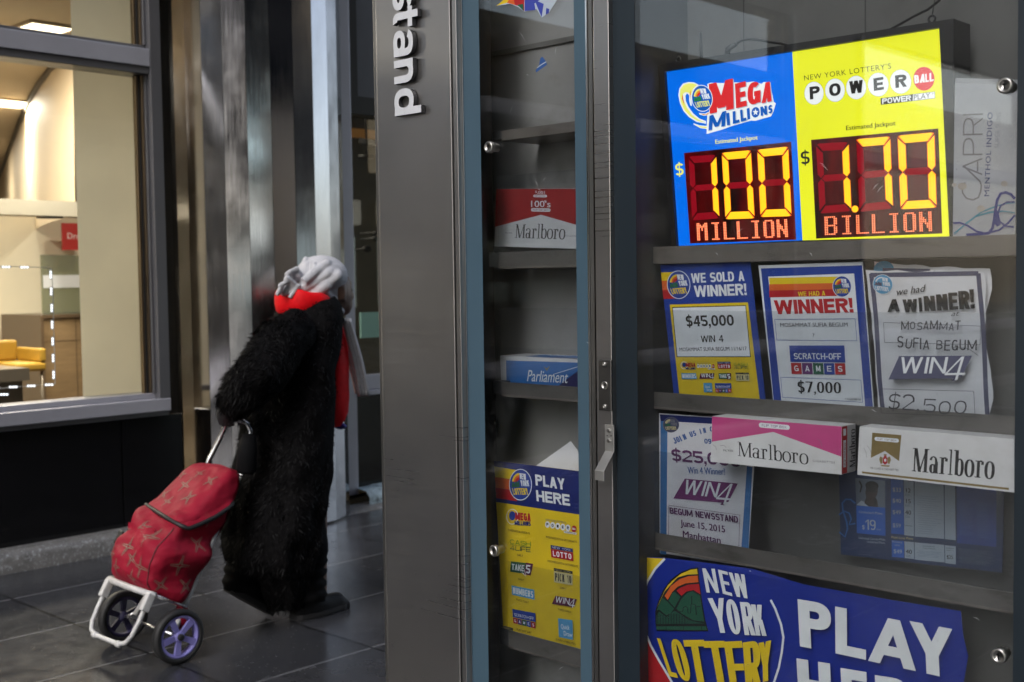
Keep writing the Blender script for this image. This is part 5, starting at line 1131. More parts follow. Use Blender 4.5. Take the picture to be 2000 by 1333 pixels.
# pale roller blind hanging inside the glass
def blind_mat():
    m = bpy.data.materials.new('blind_cloth'); t = NT(m); t.t.nodes.remove(t.b)
    f = t.ramp(t.noise(2.5, detail=3), .3, .7, .94, 1.03); c = t.mix(1.0, (.88, .85, .76), t.n('CombineColor', {0: f, 1: f, 2: f}).outputs[0], 'MULTIPLY')
    mx = t.n('MixShader', {0: .5, 1: t.n('BsdfDiffuse', {'Color': c}).outputs[0], 2: t.n('BsdfTranslucent', {'Color': c}).outputs[0]})
    t.t.links.new(mx.outputs[0], t.out.inputs[0]); return m
BLX = -6.11
ya, yb = fy(152, 450, BLX), 3.46
t_ = thing('roller_blind', (BLX, (ya+yb)/2, .6), 'pale cream roller blind hanging behind the large shop window', 'blind')
m_ = MB(); m_.box(BLX-.001, BLX+.001, ya, yb, .62, 3.24, blind_mat()); m_.build('cloth', t_)
m_ = MB(); m_.tube([(BLX, ya, .61), (BLX, yb, .61)], .012, CREAM, 8); m_.build('bottom_bar', t_)
m_ = MB(); m_.tube([(BLX, ya, 3.265), (BLX, yb, 3.265)], .03, CREAM, 10); m_.build('roller', t_)
# back wall, soffit, curved drum wall above it
m_ = MB(); m_.box(-11.7, -11.5, 2.2, 9.55, .021, 2.2, CREAM); m_.build('interior_wall', bank)
SX = -8.95
zb_, zt2 = fz(70, 421, SX), fz(70, 391, SX)
m_ = MB(); m_.box(SX-.22, SX, .5, 9.55, zb_, zt2, SOFF); m_.build('soffit', bank)
pts = [onZ(px, py, CZ) for px, py in ((142, 100), (122, 112), (100, 130), (78, 160), (60, 192), (40, 235), (20, 290), (2, 338), (-12, 368))]
m_ = MB(); m_.grid([[Vector((p.x, p.y, CZ-.002)) for p in pts], [Vector((p.x-.02, p.y, (CZ+zt2)/2)) for p in pts], [Vector((p.x-.05, p.y, zb_+.02)) for p in pts]], WARM); m_.build('drum_wall', bank)
m_ = MB(); m_.tube([Vector((p.x+.015, p.y-.01, CZ-.02)) for p in pts], .03, mat('ceiling_trim', (.10, .08, .06), .5), 6); m_.build('ceiling_trim', bank)
m_ = MB(); m_.box(SX-.30, SX-.225, 2.2, 9.4, zt2-.06, zt2-.03, mat('cove_lamp', (1.0, .70, .36), .5, emit=3.0)); m_.build('cove_lamp', bank)
LAMP = mat('lamp_panel', (1.0, .86, .66), .5, emit=5.0)
def ceiling_lamp(x, y, dx, dy, z, label):
    t_ = thing('ceiling_light', (x, y, z), label, 'ceiling light', 'lamps in the bank ceiling')
    m_ = MB(); m_.box(x-dx, x+dx, y-dy, y+dy, z-.014, z-.003, LAMP); m_.build('diffuser', t_)
    m_ = MB()
    for a in (-1, 1): m_.box(x-dx-.03, x+dx+.03, y+a*dy, y+a*(dy+.03), z-.02, z-.001, TAN); m_.box(x+a*dx, x+a*(dx+.03), y-dy, y+dy, z-.02, z-.001, TAN)
    m_.build('frame', t_)
    ld = bpy.data.lights.new('panel_light', 'AREA'); ld.shape = 'RECTANGLE'; ld.size = dx*2; ld.size_y = dy*2; ld.energy = LAMPW*EM; ld.color = (1, .90, .75)
    lo = bpy.data.objects.new('panel_light', ld); COL.objects.link(lo); lo.location = (x, y, z-.03); adopt(lo, t_)
LAMPW = 110
v = onZ(86, 53, CZ); ceiling_lamp(v.x, v.y, .16, .16, CZ, 'square lit panel in the tan ceiling near the upper window')
v = onZ(12, 200, CZ); ceiling_lamp(v.x, v.y, .25, .25, CZ, 'lit ceiling panel at the left edge by the curved ceiling trim')
for i, (x, y) in enumerate(((-8.2, 1.6), (-8.6, -1.6), (-9.6, 3.0), (-9.0, 5.8), (-13.5, 4.4), (-16.5, 6.0))): ceiling_lamp(x, y, .16, .16, CZ, 'lit ceiling panel deep inside the bank')  # unseen panels added to light the room, the far two for its dark depth
v = onX(97, 424, -11.0); vx = onX(97, 423, SX-.1); vx.z = zb_
t_ = thing('downlight', (vx.x, vx.y, zb_), 'small round downlight under the soffit above the red sign', 'ceiling light')
m_ = MB(); m_.lathe((vx.x, vx.y, zb_-.001), (0, 0, -1), [(0, .10), (.012, .10), (.013, .08)], mat('lamp_spot', (1, .93, .75), .5, emit=5), 20); m_.build('diffuser', t_)
ld = bpy.data.lights.new('spot_light', 'SPOT'); ld.energy = 120*EM; ld.spot_size = R_(110); ld.spot_blend = .8; ld.color = (1, .88, .66); ld.shadow_soft_size = .08
lo = bpy.data.objects.new('spot_light', ld); COL.objects.link(lo); lo.location = (vx.x, vx.y, zb_-.03); lo.rotation_euler = (0, R_(35), 0); adopt(lo, t_)
# things in the room
RX_ = -11.2
def r3(px, py, X): v = onX(px, py, X); return v
a, b = r3(121, 436, RX_), r3(176, 489, RX_)
RS = mat('hanging_red', (.42, .022, .02), .5, emit=.18)  # sign board and its letters get a faint self-glow to look lit
t_ = thing('hanging_sign', (RX_, (a.y+b.y)/2, b.z), 'red hanging sign with white lettering inside the bank', 'sign')
m_ = MB(); m_.box(RX_-.02, RX_, a.y, b.y, b.z, a.z, RS); m_.build('panel', t_)
vs, fs, W = bfont('Dream'); h = (a.z-b.z)*.22
m_ = MB(); m_.add([Vector((RX_+.004, a.y+.05+x*h*W, b.z+(a.z-b.z)*.42+y*h)) for x, y in vs], fs, mat('sign_letters', (.75, .7, .68), .5, emit=.25)); m_.build('lettering', t_)
m_ = MB(); m_.box(RX_-.012, RX_-.008, a.y+.04, a.y+.05, a.z, zb_, BLK); m_.build('hanger', t_)
# glass screen with its notice, wooden counter
a, b = r3(80, 498, -10.6), r3(200, 615, -10.6)
t_ = thing('glass_screen', (-10.6, (a.y+b.y)/2, b.z), 'pale green glass screen on the wooden counter', 'screen')
m_ = MB(); m_.box(-10.62, -10.60, a.y, b.y+.3, b.z, a.z, glass('screen_glass', (.52, .56, .42), .03, 1.4, haze=.12, speck=False)); m_.build('glass_sheet', t_)
c_, d_ = r3(84, 538, -10.59), r3(157, 562, -10.59)
m_ = MB(); m_.box(-10.595, -10.588, c_.y, d_.y, d_.z, c_.z, mat('notice_white', (.55, .57, .62), .5)); m_.build('notice', t_)
a, b = r3(76, 616, -10.5), r3(200, 616, -10.5)
t_ = thing('counter', (-10.5, (a.y+b.y)/2, .02), 'brown wooden bank counter behind the string of white lights', 'counter')
m_ = MB(); m_.box(-11.3, -10.5, a.y+.03, b.y+.6, .021, a.z-.03, WOOD); m_.build('front', t_)
m_ = MB(); m_.box(-11.3, -10.47, a.y, b.y+.62, a.z-.029, a.z, WOODD); m_.build('top', t_)
m_ = MB(); m_.box(-11.3, -10.47, a.y, a.y+.0295, .022, a.z-.0295, WOODD); m_.build('side', t_)
m_ = MB(); y_ = r3(150, 700, -10.5).y; m_.box(-10.499, -10.497, y_-.004, y_+.004, .03, a.z-.03, WOODD); z_ = r3(100, 667, -10.5).z; m_.box(-10.499, -10.4965, a.y+.03, b.y+.6, z_-.004, z_+.004, WOODD); m_.build('panel_joint', t_)
# yellow chair
a, b = r3(12, 668, -9.4), r3(75, 706, -9.4); zf = .02
t_ = thing('chair', (-9.4, (a.y+b.y)/2, zf), 'yellow low backed chair on thin legs in front of the counter', 'chair')
YC = mat('chair_yellow', (.42, .25, .03), .5, var=.1); LEG = mat('chair_leg', (.18, .15, .12), .35, metal=.4)
m_ = MB(); m_.box(-9.75, -9.25, a.y, b.y, b.z-.07, b.z, YC); m_.build('seat', t_, bevel=.02)
m_ = MB(); m_.box(-9.78, -9.68, a.y, b.y-.04, b.z+.002, a.z, YC); m_.build('backrest', t_, bevel=.02)
m_ = MB(); m_.box(-9.7, -9.25, b.y-.05, b.y, b.z+.002, b.z+.11, YC); m_.build('armrest', t_, bevel=.015)
for x in (-9.72, -9.28):
    for y in (a.y+.03, b.y-.03): m_ = MB(); m_.tube([(x, y, zf), (x, y, b.z-.07)], .013, LEG, 8); m_.build('leg', t_)
# dark low table and visitor's bag at the left edge
a, b = r3(-60, 730, -9.0), r3(47, 742, -9.0)
t_ = thing('side_table', (-9.0, (a.y+b.y)/2, zf), 'dark low table at the left edge of the bank window', 'table')
m_ = MB(); m_.box(-9.4, -8.9, a.y, b.y, b.z, a.z+.02, mat('table_top', (.16, .14, .12), .3)); m_.build('top', t_)
m_ = MB(); m_.box(-9.36, -8.94, a.y+.04, b.y-.04, zf, b.z-.001, mat('table_box', (.06, .05, .04), .4)); m_.build('base', t_)
# string of white light modules hung inside the window
LEDM, LEDW = mat('led_white', (.86, .9, 1.0), .5, emit=2.6), mat('led_wire', (.4, .4, .42), .5)
t_ = thing('light_string', tuple(onX(50, 760, -6.2)), 'rectangle of white light modules strung inside the bank window', 'string lights')
PX = -6.2
path = [(-30, 520), (100, 523), (103, 560), (108, 750), (-30, 762)]
m_ = MB(); m_.tube([onX(x, y, PX-.006) for x, y in path], .0022, LEDW, 6); m_.build('wire', t_)
mods = [((12+i*36, 522+i*.5), (1, 0)) for i in range(-1, 2)]+[((99+i*.95, 537+i*32.6), (0, 1)) for i in range(7)]+[((96-i*35, 752+i*2.2), (1, 0)) for i in range(4)]+[((8, 771), (1, 0))]
for (x, y), d in mods:
    m_ = MB()
    for k in (-1, 0, 1):
        c = onX(x+d[0]*k*5.6, y+d[1]*k*5.2, PX); m_.ell(c, (.0056,)*3, LEDM, nu=8, nv=6)
    c0 = onX(x, y, PX-.007); h_ = (.002, .026, .006) if d[0] else (.002, .006, .026)
    m_.obox(c0, (h_[0], 0, 0), (0, h_[1], 0), (0, 0, h_[2]), LEDW); m_.build('light_module', t_)
# ------------------------------------------------------------------ room behind the right hand window
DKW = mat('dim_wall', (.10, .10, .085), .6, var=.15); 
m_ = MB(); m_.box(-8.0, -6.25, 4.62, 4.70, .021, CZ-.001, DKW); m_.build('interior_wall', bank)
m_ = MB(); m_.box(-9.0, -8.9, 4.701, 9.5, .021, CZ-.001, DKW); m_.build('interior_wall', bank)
def box_at(X, q0, q1, th, m, nm, label, cat, emit=None):
    a, b = onX(*q0, X), onX(*q1, X); m_ = MB(); m_.box(X-th, X, a.y, b.y, b.z, a.z, m); o = m_.build(nm); tagged(o, label, cat); return o
box_at(-8.85, (684, 250), (775, 276), .05, mat('orange_wood', (.42, .20, .05), .5, emit=.15), 'wood_panel', 'orange wooden strip high inside the right bank window', 'panel')  # wood given a faint emission in place of lamp light
box_at(-7.2, (705, 611), (790, 656), .02, mat('teal_screen', (.20, .36, .33), .4, emit=.22), 'teal_panel', 'pale teal panel standing low inside the right bank window', 'panel')  # panel brightened by a faint glow of its own
v = onX(716, 303, -8.0); t_ = thing('ceiling_light', tuple(v), 'round lit lamp seen through the right bank window', 'ceiling light', None)
m_ = MB(); m_.lathe((v.x, v.y, v.z), (0, 0, -1), [(0, .075), (.03, .075), (.032, .06)], mat('lamp_round', (1, .92, .68), .5, emit=3.5), 20); m_.build('diffuser', t_); m_ = MB(); m_.tube([(v.x, v.y, v.z), (v.x, v.y, CZ)], .01, BLK, 6); m_.build('stem', t_)
v = onX(716, 281, -8.2); w2 = onX(770, 298, -7.6); t_ = thing('strip_light', tuple(v), 'slanting lit strip lamp above the round lamp', 'ceiling light'); m_ = MB(); m_.tube([onX(702, 277, -8.3), onX(770, 292, -8.0)], .022, mat('lamp_strip', (1, .88, .6), .5, emit=2.5), 8); m_.build('tube', t_); m_ = MB(); m_.tube([onX(702, 277, -8.3)+Vector((0, 0, .026)), onX(770, 292, -8.0)+Vector((0, 0, .026))], .012, BLK, 6); m_.build('housing', t_)
for (px, py, r, m, lab) in ((733, 455, .020, mat('red_lamp', (1, .02, .03), .5, emit=3), 'small red indicator lamp inside the right bank window'), (717, 487, .03, mat('amber_lamp', (1, .9, .3), .5, emit=1.4), 'oval yellow lamp below the red indicator lamp'), (735, 466, .028, mat('amber_lamp', (1, .9, .3), .5, emit=1.4), 'yellow lamp right beside the red indicator lamp')):
    v = onX(px, py, -7.6); m_ = MB(); m_.ell(v, (r, r*1.5 if r > .025 else r, r), m); m_.tube([v, v+Vector((-.2, 0, 0))], .008, BLK, 6); tagged(m_.build('indicator_lamp'), lab, 'lamp')

# ================================================================== the rest of the street (seen in the steel and the glass)
def block(name, x0, x1, y0, y1, h, col, label, lit=.25, seed=1, pitch=3.4, bay=2.6, shops=True, shopcol=(.75, .86, .80), faces='W'):
    """city block: wall, rows of windows, lit shop fronts at the pavement"""
    t_ = thing(name, ((x0+x1)/2, (y0+y1)/2, 0), label, 'building'); rnd = random.Random(seed)
    wm = mat('brick_'+str(seed), col, .6, var=.2, vs=.6); m_ = MB(); m_.box(x0, x1, y0, y1, 0, h, wm); m_.build('wall', t_)
    wd_, wl = mat('window_dark', (.03, .035, .04), .1), mat('window_lit', (1.0, .80, .52), .4, emit=.7)
    g1, g2 = MB(), MB()
    def face(axis, c, a0, a1):
        z_ = 4.6
        while z_ < h-2:
            a = a0+1.0
            while a < a1-1.6:
                tgt, mm = (g2, wl) if rnd.random() < lit else (g1, wd_)
                if axis == 'x': tgt.box(c-.03, c+.03, a, a+1.5, z_, z_+1.9, mm)
                else: tgt.box(a, a+1.5, c-.03, c+.03, z_, z_+1.9, mm)
                a += bay
            z_ += pitch
    if 'W' in faces: face('x', x0, y0, y1)
    if 'N' in faces: face('y', y1, x0, x1)
    if g1.v: g1.build('dark_windows' if False else 'window', t_)['kind'] = 'stuff'
    if g2.v: g2.build('window', t_)['kind'] = 'stuff'
    if shops:
        a = y0+.6
        while a < y1-3.5:
            wdt = rnd.uniform(3.0, 4.6); b = min(a+wdt, y1-.4); e = rnd.uniform(.35, 1.15); nm = 'shop_'+str(seed)+str(int(a*10) % 97)
            m_ = MB(); m_.box(x0-.06, x0-.02, a, b, .7, 2.7, mat(nm, shopcol, .4, emit=e)); m_.build('shop_window', t_)
            if rnd.random() < .6: m_ = MB(); m_.box(x0-.35, x0-.03, a, b, 3.05, 3.75, mat('fascia_'+str(int(rnd.random()*3)), ((.75, .9, .9), (.8, .06, .05), (.9, .85, .7))[int(rnd.random()*3)], .4, emit=rnd.uniform(.5, 1.3))); m_.build('fascia', t_)
            a = b+rnd.uniform(.3, 1.2)
block('office_block', 15, 33, -42, -14, 30, (.10, .085, .07), 'dark brick office block across the street, far behind the camera', .2, 1)
block('office_block', 15, 33, -13.5, 8, 42, (.075, .07, .068), 'tall charcoal office block directly across the street', .18, 2)
block('office_block', 15, 33, 8.5, 40, 26, (.13, .11, .09), 'brownish office block across the street beyond the newsstand', .25, 3)
block('corner_block', -30, 14.5, -150, -120, 44, (.09, .08, .075), 'dark block closing the street far behind the camera', .25, 4, faces='N', shops=False)  # unseen block, raised to keep bright sky out of the glass reflections
# lit shop band; red and white glowing panels added for the column's reflections
m_ = MB(); m_.box(14.55, 14.75, -19.5, -3.5, 4.55, 5.35, mat('band_white', (.72, .92, .92), .4, emit=1.5)); m_.box(14.751, 14.99, -19.6, -3.4, 4.5, 5.4, BLK); tagged(m_.build('lit_fascia'), 'long pale lit fascia above the shops across the street', 'sign')
m_ = MB(); m_.box(13.6, 13.8, -27, -10.5, 1.35, 1.8, mat('neon_red', (1, .06, .02), .4, emit=1.9)); m_.box(13.62, 13.78, -26, -25.9, -.16, 1.349, BLK); m_.box(13.62, 13.78, -12, -11.9, -.16, 1.349, BLK); tagged(m_.build('lit_board'), 'low red lit board on posts across the street', 'sign')
m_ = MB(); m_.box(14.4, 14.6, -17.5, -5.0, 2.35, 3.2, mat('shelter_white', (.9, .95, .88), .4, emit=1.6)); m_.box(14.35, 14.61, -17.6, -4.9, -.16, 2.349, mat('shelter_grey', (.05, .05, .05), .5)); tagged(m_.build('advertising_stand'), 'white lit advertising panel on a dark base at the far kerb', 'advertising panel')
# ================================================================== the shopping trolley
TX, TY, TH = -4.15, 2.315, R_(29.5)
AX = Vector((1, 0, 0)); ZL = Vector((0, math.sin(TH), math.cos(TH))); DL = Vector((0, -math.cos(TH), math.sin(TH)))
O_ = Vector((TX, TY, .103))
def tl3(x, d, z_): return O_+AX*x+DL*d+ZL*z_
trl = thing('shopping_trolley', (TX, TY, 0), 'red two wheeled shopping trolley with tan stars and a white frame, pulled by the woman', 'shopping trolley')
TUBE = mat('tube_white', (.62, .62, .62), .35, var=.15, vs=30, dirt=((.34, .28, .2), .4, 14)); ALT = steel('tube_alu', (.62, .62, .64), .25, (90, 90, 90))
RUB = mat('tyre_rubber', (.014, .014, .015), .6); LIL = mat('rim_lilac', (.25, .23, .58), .4, var=.08, vs=40)
DLIL = mat('rim_dark', (.055, .05, .12), .45)  # darkened copy of the lilac, shade painted on the far wheel
def wheel(sx, rot):
    c = O_+AX*sx; out = 1 if sx > 0 else -1
    r0 = .1025
    m_ = MB(); prof = [(-.019, r0*.80), (-.019, r0*.93), (-.012, r0), (.012, r0), (.019, r0*.93), (.019, r0*.80), (.012, r0*.78), (-.012, r0*.78), (-.019, r0*.80)]
    n = 40; vs = []; fs = []
    for h, r in prof:
        for j in range(n): t = 2*math.pi*j/n; vs.append(c+AX*h+Vector((0, math.cos(t)*r, math.sin(t)*r)))
    for i in range(len(prof)-1):
        for j in range(n): fs.append((i*n+j, i*n+(j+1) % n, (i+1)*n+(j+1) % n, (i+1)*n+j))
    m_.add(vs, fs, RUB, True); w_ = m_.build('wheel', trl)
    RM = LIL if sx > 0 else DLIL
    m_ = MB(); prof = [(-.013, r0*.66), (-.013, r0*.795), (.0165, r0*.795), (.0165, r0*.70), (.008, r0*.66), (-.013, r0*.66)]; vs = []; fs = []
    for h, r in prof:
        for j in range(n): t = 2*math.pi*j/n; vs.append(c+AX*h*out+Vector((0, math.cos(t)*r, math.sin(t)*r)))
    for i in range(len(prof)-1):
        for j in range(n): fs.append((i*n+j, i*n+(j+1) % n, (i+1)*n+(j+1) % n, (i+1)*n+j))
    m_.add(vs, fs, RM, True)
    for k in range(5):
        t = rot+2*math.pi*k/5; u = Vector((0, math.cos(t), math.sin(t))); v_ = Vector((0, -math.sin(t), math.cos(t)))
        a0, a1 = c+AX*.006*out+u*r0*.16, c+AX*.010*out+u*r0*.68
        vs = []
        for p, hw in ((a0, .0095), (a1, .0125)):
            for sx_ in (-.006, .006):
                for sv in (-1, 1): vs.append(p+AX*sx_*out+v_*hw*sv)
        m_.add(vs, [(0, 1, 5, 4), (2, 6, 7, 3), (0, 4, 6, 2), (1, 3, 7, 5), (0, 2, 3, 1), (4, 5, 7, 6)], RM)
    m_.lathe(c-AX*.012*out, AX*out, [(0, r0*.2), (.024, r0*.2), (.028, r0*.16)], RM, 20); m_.build('rim', w_)
    m_ = MB(); m_.lathe(c+AX*.0165*out, AX*out, [(0, .0125), (.008, .0125), (.010, .009)], RUB, 16); m_.build('hub_cap', w_)
wheel(.205, R_(-28)); wheel(-.205, R_(10))
# frame
m_ = MB()
m_.tube([tl3(-.19, 0, 0), tl3(.19, 0, 0)], .006, ALT, 10)
for s in (-1, 1):
    m_.tube([tl3(s*.150, -.012, .02), tl3(s*.135, -.020, .12), tl3(s*.127, -.022, .645)], .0105, TUBE, 10)
m_.tube([tl3(-.15, -.015, .11), tl3(-.15, .12, .108)], .007, ALT, 8); m_.tube([tl3(.15, -.015, .11), tl3(.15, .12, .108)], .007, ALT, 8); m_.tube([tl3(-.15, -.02, .655), tl3(.15, -.02, .655)], .006, ALT, 8)
for s in (-1, 1): m_.tube([tl3(s*.150, -.012, .03), tl3(s*.19, 0, 0)], .006, ALT, 8)
m_.build('frame', trl)
# handle with grip
m_ = MB()
hd = [tl3(-.125, -.022, .60), tl3(-.122, -.020, .70), tl3(-.100, -.012, .785), tl3(-.080, .0, .830), tl3(-.060, .014, .852), tl3(-.03, .020, .862), tl3(.05, .020, .865), tl3(.085, .012, .855), tl3(.105, -.004, .830), tl3(.122, -.016, .76), tl3(.125, -.022, .60)]
m_.tube(hd, .0108, ALT, 12); hndl = m_.build('handle', trl)
# platform bar and U shaped stand
m_ = MB(); m_.tube([tl3(-.185, .125, .118), tl3(-.17, .146, .110), tl3(0, .160, .106), tl3(.15, .148, .106), tl3(.165, .135, .108)], [.012, .014, .0125, .0125, .011], TUBE, 12); m_.build('crossbar', trl)
m_ = MB(); U = [(-.155, .105), (-.155, .0), (-.150, -.055), (-.13, -.085), (-.09, -.098), (.09, -.098), (.13, -.085), (.150, -.055), (.155, .0), (.155, .105)]
m_.tube([tl3(x, .150, z_) for x, z_ in U], .0088, TUBE, 12)
m_.build('stand', trl)
for x in (-.09, .09): m_ = MB(); m_.tube([tl3(x-.012, .150, -.098), tl3(x+.012, .150, -.098)], .0125, TUBE, 12); m_.build('stand_foot', trl)
for s in (-1, 1):
    m_ = MB(); m_.obox(tl3(s*.155, .150, .075), AX*.013, DL*.016, ZL*.034, TUBE); m_.build('bracket', trl, bevel=.004)
# bag
def bag_mat():
    m = bpy.data.materials.new('bag_cloth'); t = NT(m)
    n1 = t.noise(13, detail=4); n2 = t.noise(260, detail=2)
    f = t.ramp(n1, .3, .7, .78, 1.12); c = t.mix(1.0, (.30, .010, .030), t.n('CombineColor', {0: f, 1: f, 2: f}).outputs[0], 'MULTIPLY')
    c = t.mix(t.ramp(t.noise(26, detail=5), .57, .72, 0, .30), c, (.16, .05, .04))
    t.set('Base Color', c); t.set('Roughness', .6); t.set('Specular IOR Level', .15)
    t.bump(t.m('ADD', t.m('MULTIPLY', t.noise(8, detail=2, stretch=(1, 1, 1.6)), 2.0), t.m('MULTIPLY', n2, .05)), .55, .016); return m
BAG = bag_mat(); STAR = mat('star_tan', (.22, .13, .10), .6, var=.25, vs=50); TRIMB = mat('bag_trim', (.010, .010, .011), .5)
def folds(x, d, z_, k=1.0):
    return k*(.019*math.sin(z_*38+x*11+1.4*math.sin(x*14)+d*9)*max(0, 1-abs(z_-.34)/.24)+.010*noise.noise(Vector((x*7, d*7+3, z_*6)))+.011*noise.noise(Vector((x*14, d*14, z_*11+5)))+.004*noise.noise(Vector((x*34, d*34, z_*28+1))))
def section(z_, hw, d0, d1, n=56, ex=4.5, k=1.0):
    out = []
    for j in range(n):
        t = 2*math.pi*j/n; c, s = math.cos(t), math.sin(t)
        x = hw*math.copysign(abs(c)**(2/ex), c); d = (d0+d1)/2+(d1-d0)/2*math.copysign(abs(s)**(2/ex), s)
        f = folds(x, d, z_, k); out.append(tl3(x+f*c, d+f*max(s, -.2), z_+.3*f))
    return out
secs = [(.115, .05, .02, .07), (.108, .14, -.005, .120), (.112, .150, -.012, .140), (.14, .162, -.022, .192), (.20, .170, -.036, .218), (.27, .172, -.040, .218), (.34, .170, -.042, .200), (.40, .166, -.042, .170), (.45, .160, -.042, .120), (.50, .156, -.042, .100), (.58, .150, -.040, .06), (.62, .14, -.03, .04)]
def interp(S, z_):
    for a, b in zip(S, S[1:]):
        if a[0] <= z_ <= b[0]: t = (z_-a[0])/(b[0]-a[0]+1e-9); t = t*t*(3-2*t) if False else t; return [a[i]+(b[i]-a[i])*t for i in range(4)]
    return S[-1]
rows = [section(.110, .03, .02, .10, k=.1), section(.106, .135, -.004, .118, k=.3)]
z_ = .112
while z_ < .60: q = interp(secs[2:], z_); rows.append(section(*q)); z_ += .011
rows.append(section(.605, .03, .0, .02, k=.1))
m_ = MB(); m_.grid(rows, BAG, closed=True); bag = m_.build('bag', trl)
# lid: rides over the front and sides, lower edge dips towards the near front corner
def lid_edge(x, d):
    e = .425-.05*max(0, (x+.15)/.30)
    return e+max(0, (.10-d))*1.9*max(0, min(1, (abs(x)-.12)/.04))
lsec = [(.36, .176, -.046, .180), (.42, .174, -.046, .155), (.47, .171, -.046, .128), (.53, .166, -.046, .104), (.60, .158, -.044, .076), (.645, .142, -.038, .048), (.668, .10, -.028, .025), (.672, .03, -.012, .010)]
rows = []; NL = 22
for i in range(NL+1):
    r = []
    for j in range(64):
        t = 2*math.pi*j/64; c, s = math.cos(t), math.sin(t); ex = 4.2
        hw, d0, d1 = .165, -.014, .13
        x0_ = hw*math.copysign(abs(c)**(2/ex), c); dd = (d0+d1)/2+(d1-d0)/2*math.copysign(abs(s)**(2/ex), s)
        ze = min(.60, lid_edge(x0_, dd)); zz_ = ze+(.672-ze)*(i/NL)
        q = interp(lsec, zz_); x = q[1]*math.copysign(abs(c)**(2/ex), c); d = (q[2]+q[3])/2+(q[3]-q[2])/2*math.copysign(abs(s)**(2/ex), s)
        f = .006*noise.noise(Vector((x*9, d*9, zz_*9)))+.004*noise.noise(Vector((x*22, d*22, zz_*20)))+.008*max(0, 1-i/4)*(s > -.3)
        r.append(tl3(x+f*c, d+f*max(s, -.1), zz_))
    rows.append(r)
m_ = MB(); m_.grid(rows, BAG, closed=True); lid = m_.build('lid', trl)
m_ = MB(); edge = rows[0]; seq = [edge[j % 64]+ZL*.002 for j in range(-6, 39)]; m_.tube(seq, .0085, TRIMB, 8); m_.build('lid_piping', lid)
# front pocket flap, pull tab, side handle scrap
m_ = MB(); pk_ = []
for i in range(9):
    u = i/8; pk_.append([tl3(-.125+.20*u, .200+.004*math.sin(u*6)-.02*v, .335-.055*v*(1-.3*abs(u-.5))) for v in (0, .5, 1)])
m_.grid(pk_, BAG); m_.build('pocket_flap', bag)
m_ = MB(); m_.obox(tl3(-.150, .196, .27), AX*.016, DL*.004, ZL*.026, TRIMB); m_.build('pull_tab', bag, bevel=.003)
m_ = MB(); m_.ell(tl3(.13, -.03, .07), (.03, .03, .05), BAG); m_.build('bag_corner', trl)
# stars printed on the cloth
dgp = bpy.context.evaluated_depsgraph_get(); dgp.update()
def bvh(o): 
    return BVHTree.FromPolygons([v.co.copy() for v in o.data.vertices], [tuple(p.vertices) for p in o.data.polygons])
bb, bl_ = bvh(bag), bvh(lid)
def star(mb_, c, n_, up, size, trees, lift=.0016):
    n_ = n_.normalized(); up = (up-n_*up.dot(n_)).normalized(); r = n_.cross(up)
    def put(x, y):
        p = c+r*x+up*y; best = None
        for T in trees:
            h = T.ray_cast(p+n_*.12, -n_, .25)
            if h[0] is not None and (best is None or (h[0]-p).dot(n_) > (best[0]-p).dot(n_)): best = h
        return (best[0]+n_*lift) if best else None
    for k in range(4):
        a = math.pi/2*k; ca, sa = math.cos(a), math.sin(a)
        for side in (-1, 1):
            st_, prev = 5, None; rows = []
            for i in range(st_+1):
                u = i/st_; y = size*(.10+.9*u); w0 = size*.17*(1-u*.55)*side; w1 = size*.04*side
                rows.append((put(ca*w0-sa*y, sa*w0+ca*y), put(ca*w1-sa*y, sa*w1+ca*y)))
            for p, q in zip(rows, rows[1:]):
                if None not in p and None not in q: mb_.add([p[0], p[1], q[1], q[0]], [(0, 1, 2, 3)], STAR)
m_ = MB(); rs = random.Random(11)
for (x, z_, s) in ((.085, .30, .046), (-.03, .245, .042), (.03, .205, .036), (-.115, .20, .036), (-.06, .16, .03), (.10, .185, .04), (.01, .33, .034), (-.12, .31, .03), (.05, .14, .03)):
    star(m_, tl3(x, .17, z_), DL+AX*.0, ZL+AX*rs.uniform(-.5, .5), s, [bb])
for (d, z_, s) in ((.10, .24, .04), (.05, .34, .036), (.13, .15, .034), (.03, .18, .036), (.06, .44, .032)):
    star(m_, tl3(.15, d, z_), AX, ZL+DL*rs.uniform(-.5, .5), s, [bb])
m_.build('star_print', bag)
m_ = MB(); sm = []
zc = .125
while zc < .37: q = interp(secs[2:], zc); sm.append(section(*q)[7]); zc += .012
m_.tube(sm, .0028, mat('seam_dark', (.10, .008, .014), .6), 6); m_.build('seam', bag)
m_ = MB()
for (x, z_, s) in ((-.02, .545, .038), (.075, .49, .038), (-.10, .48, .034), (.10, .59, .032), (.0, .615, .028), (-.03, .45, .03), (-.10, .59, .028)):
    star(m_, tl3(x, .10, z_), DL+ZL*.25, ZL+AX*rs.uniform(-.6, .6), s, [bl_])
m_.build('star_print', lid)

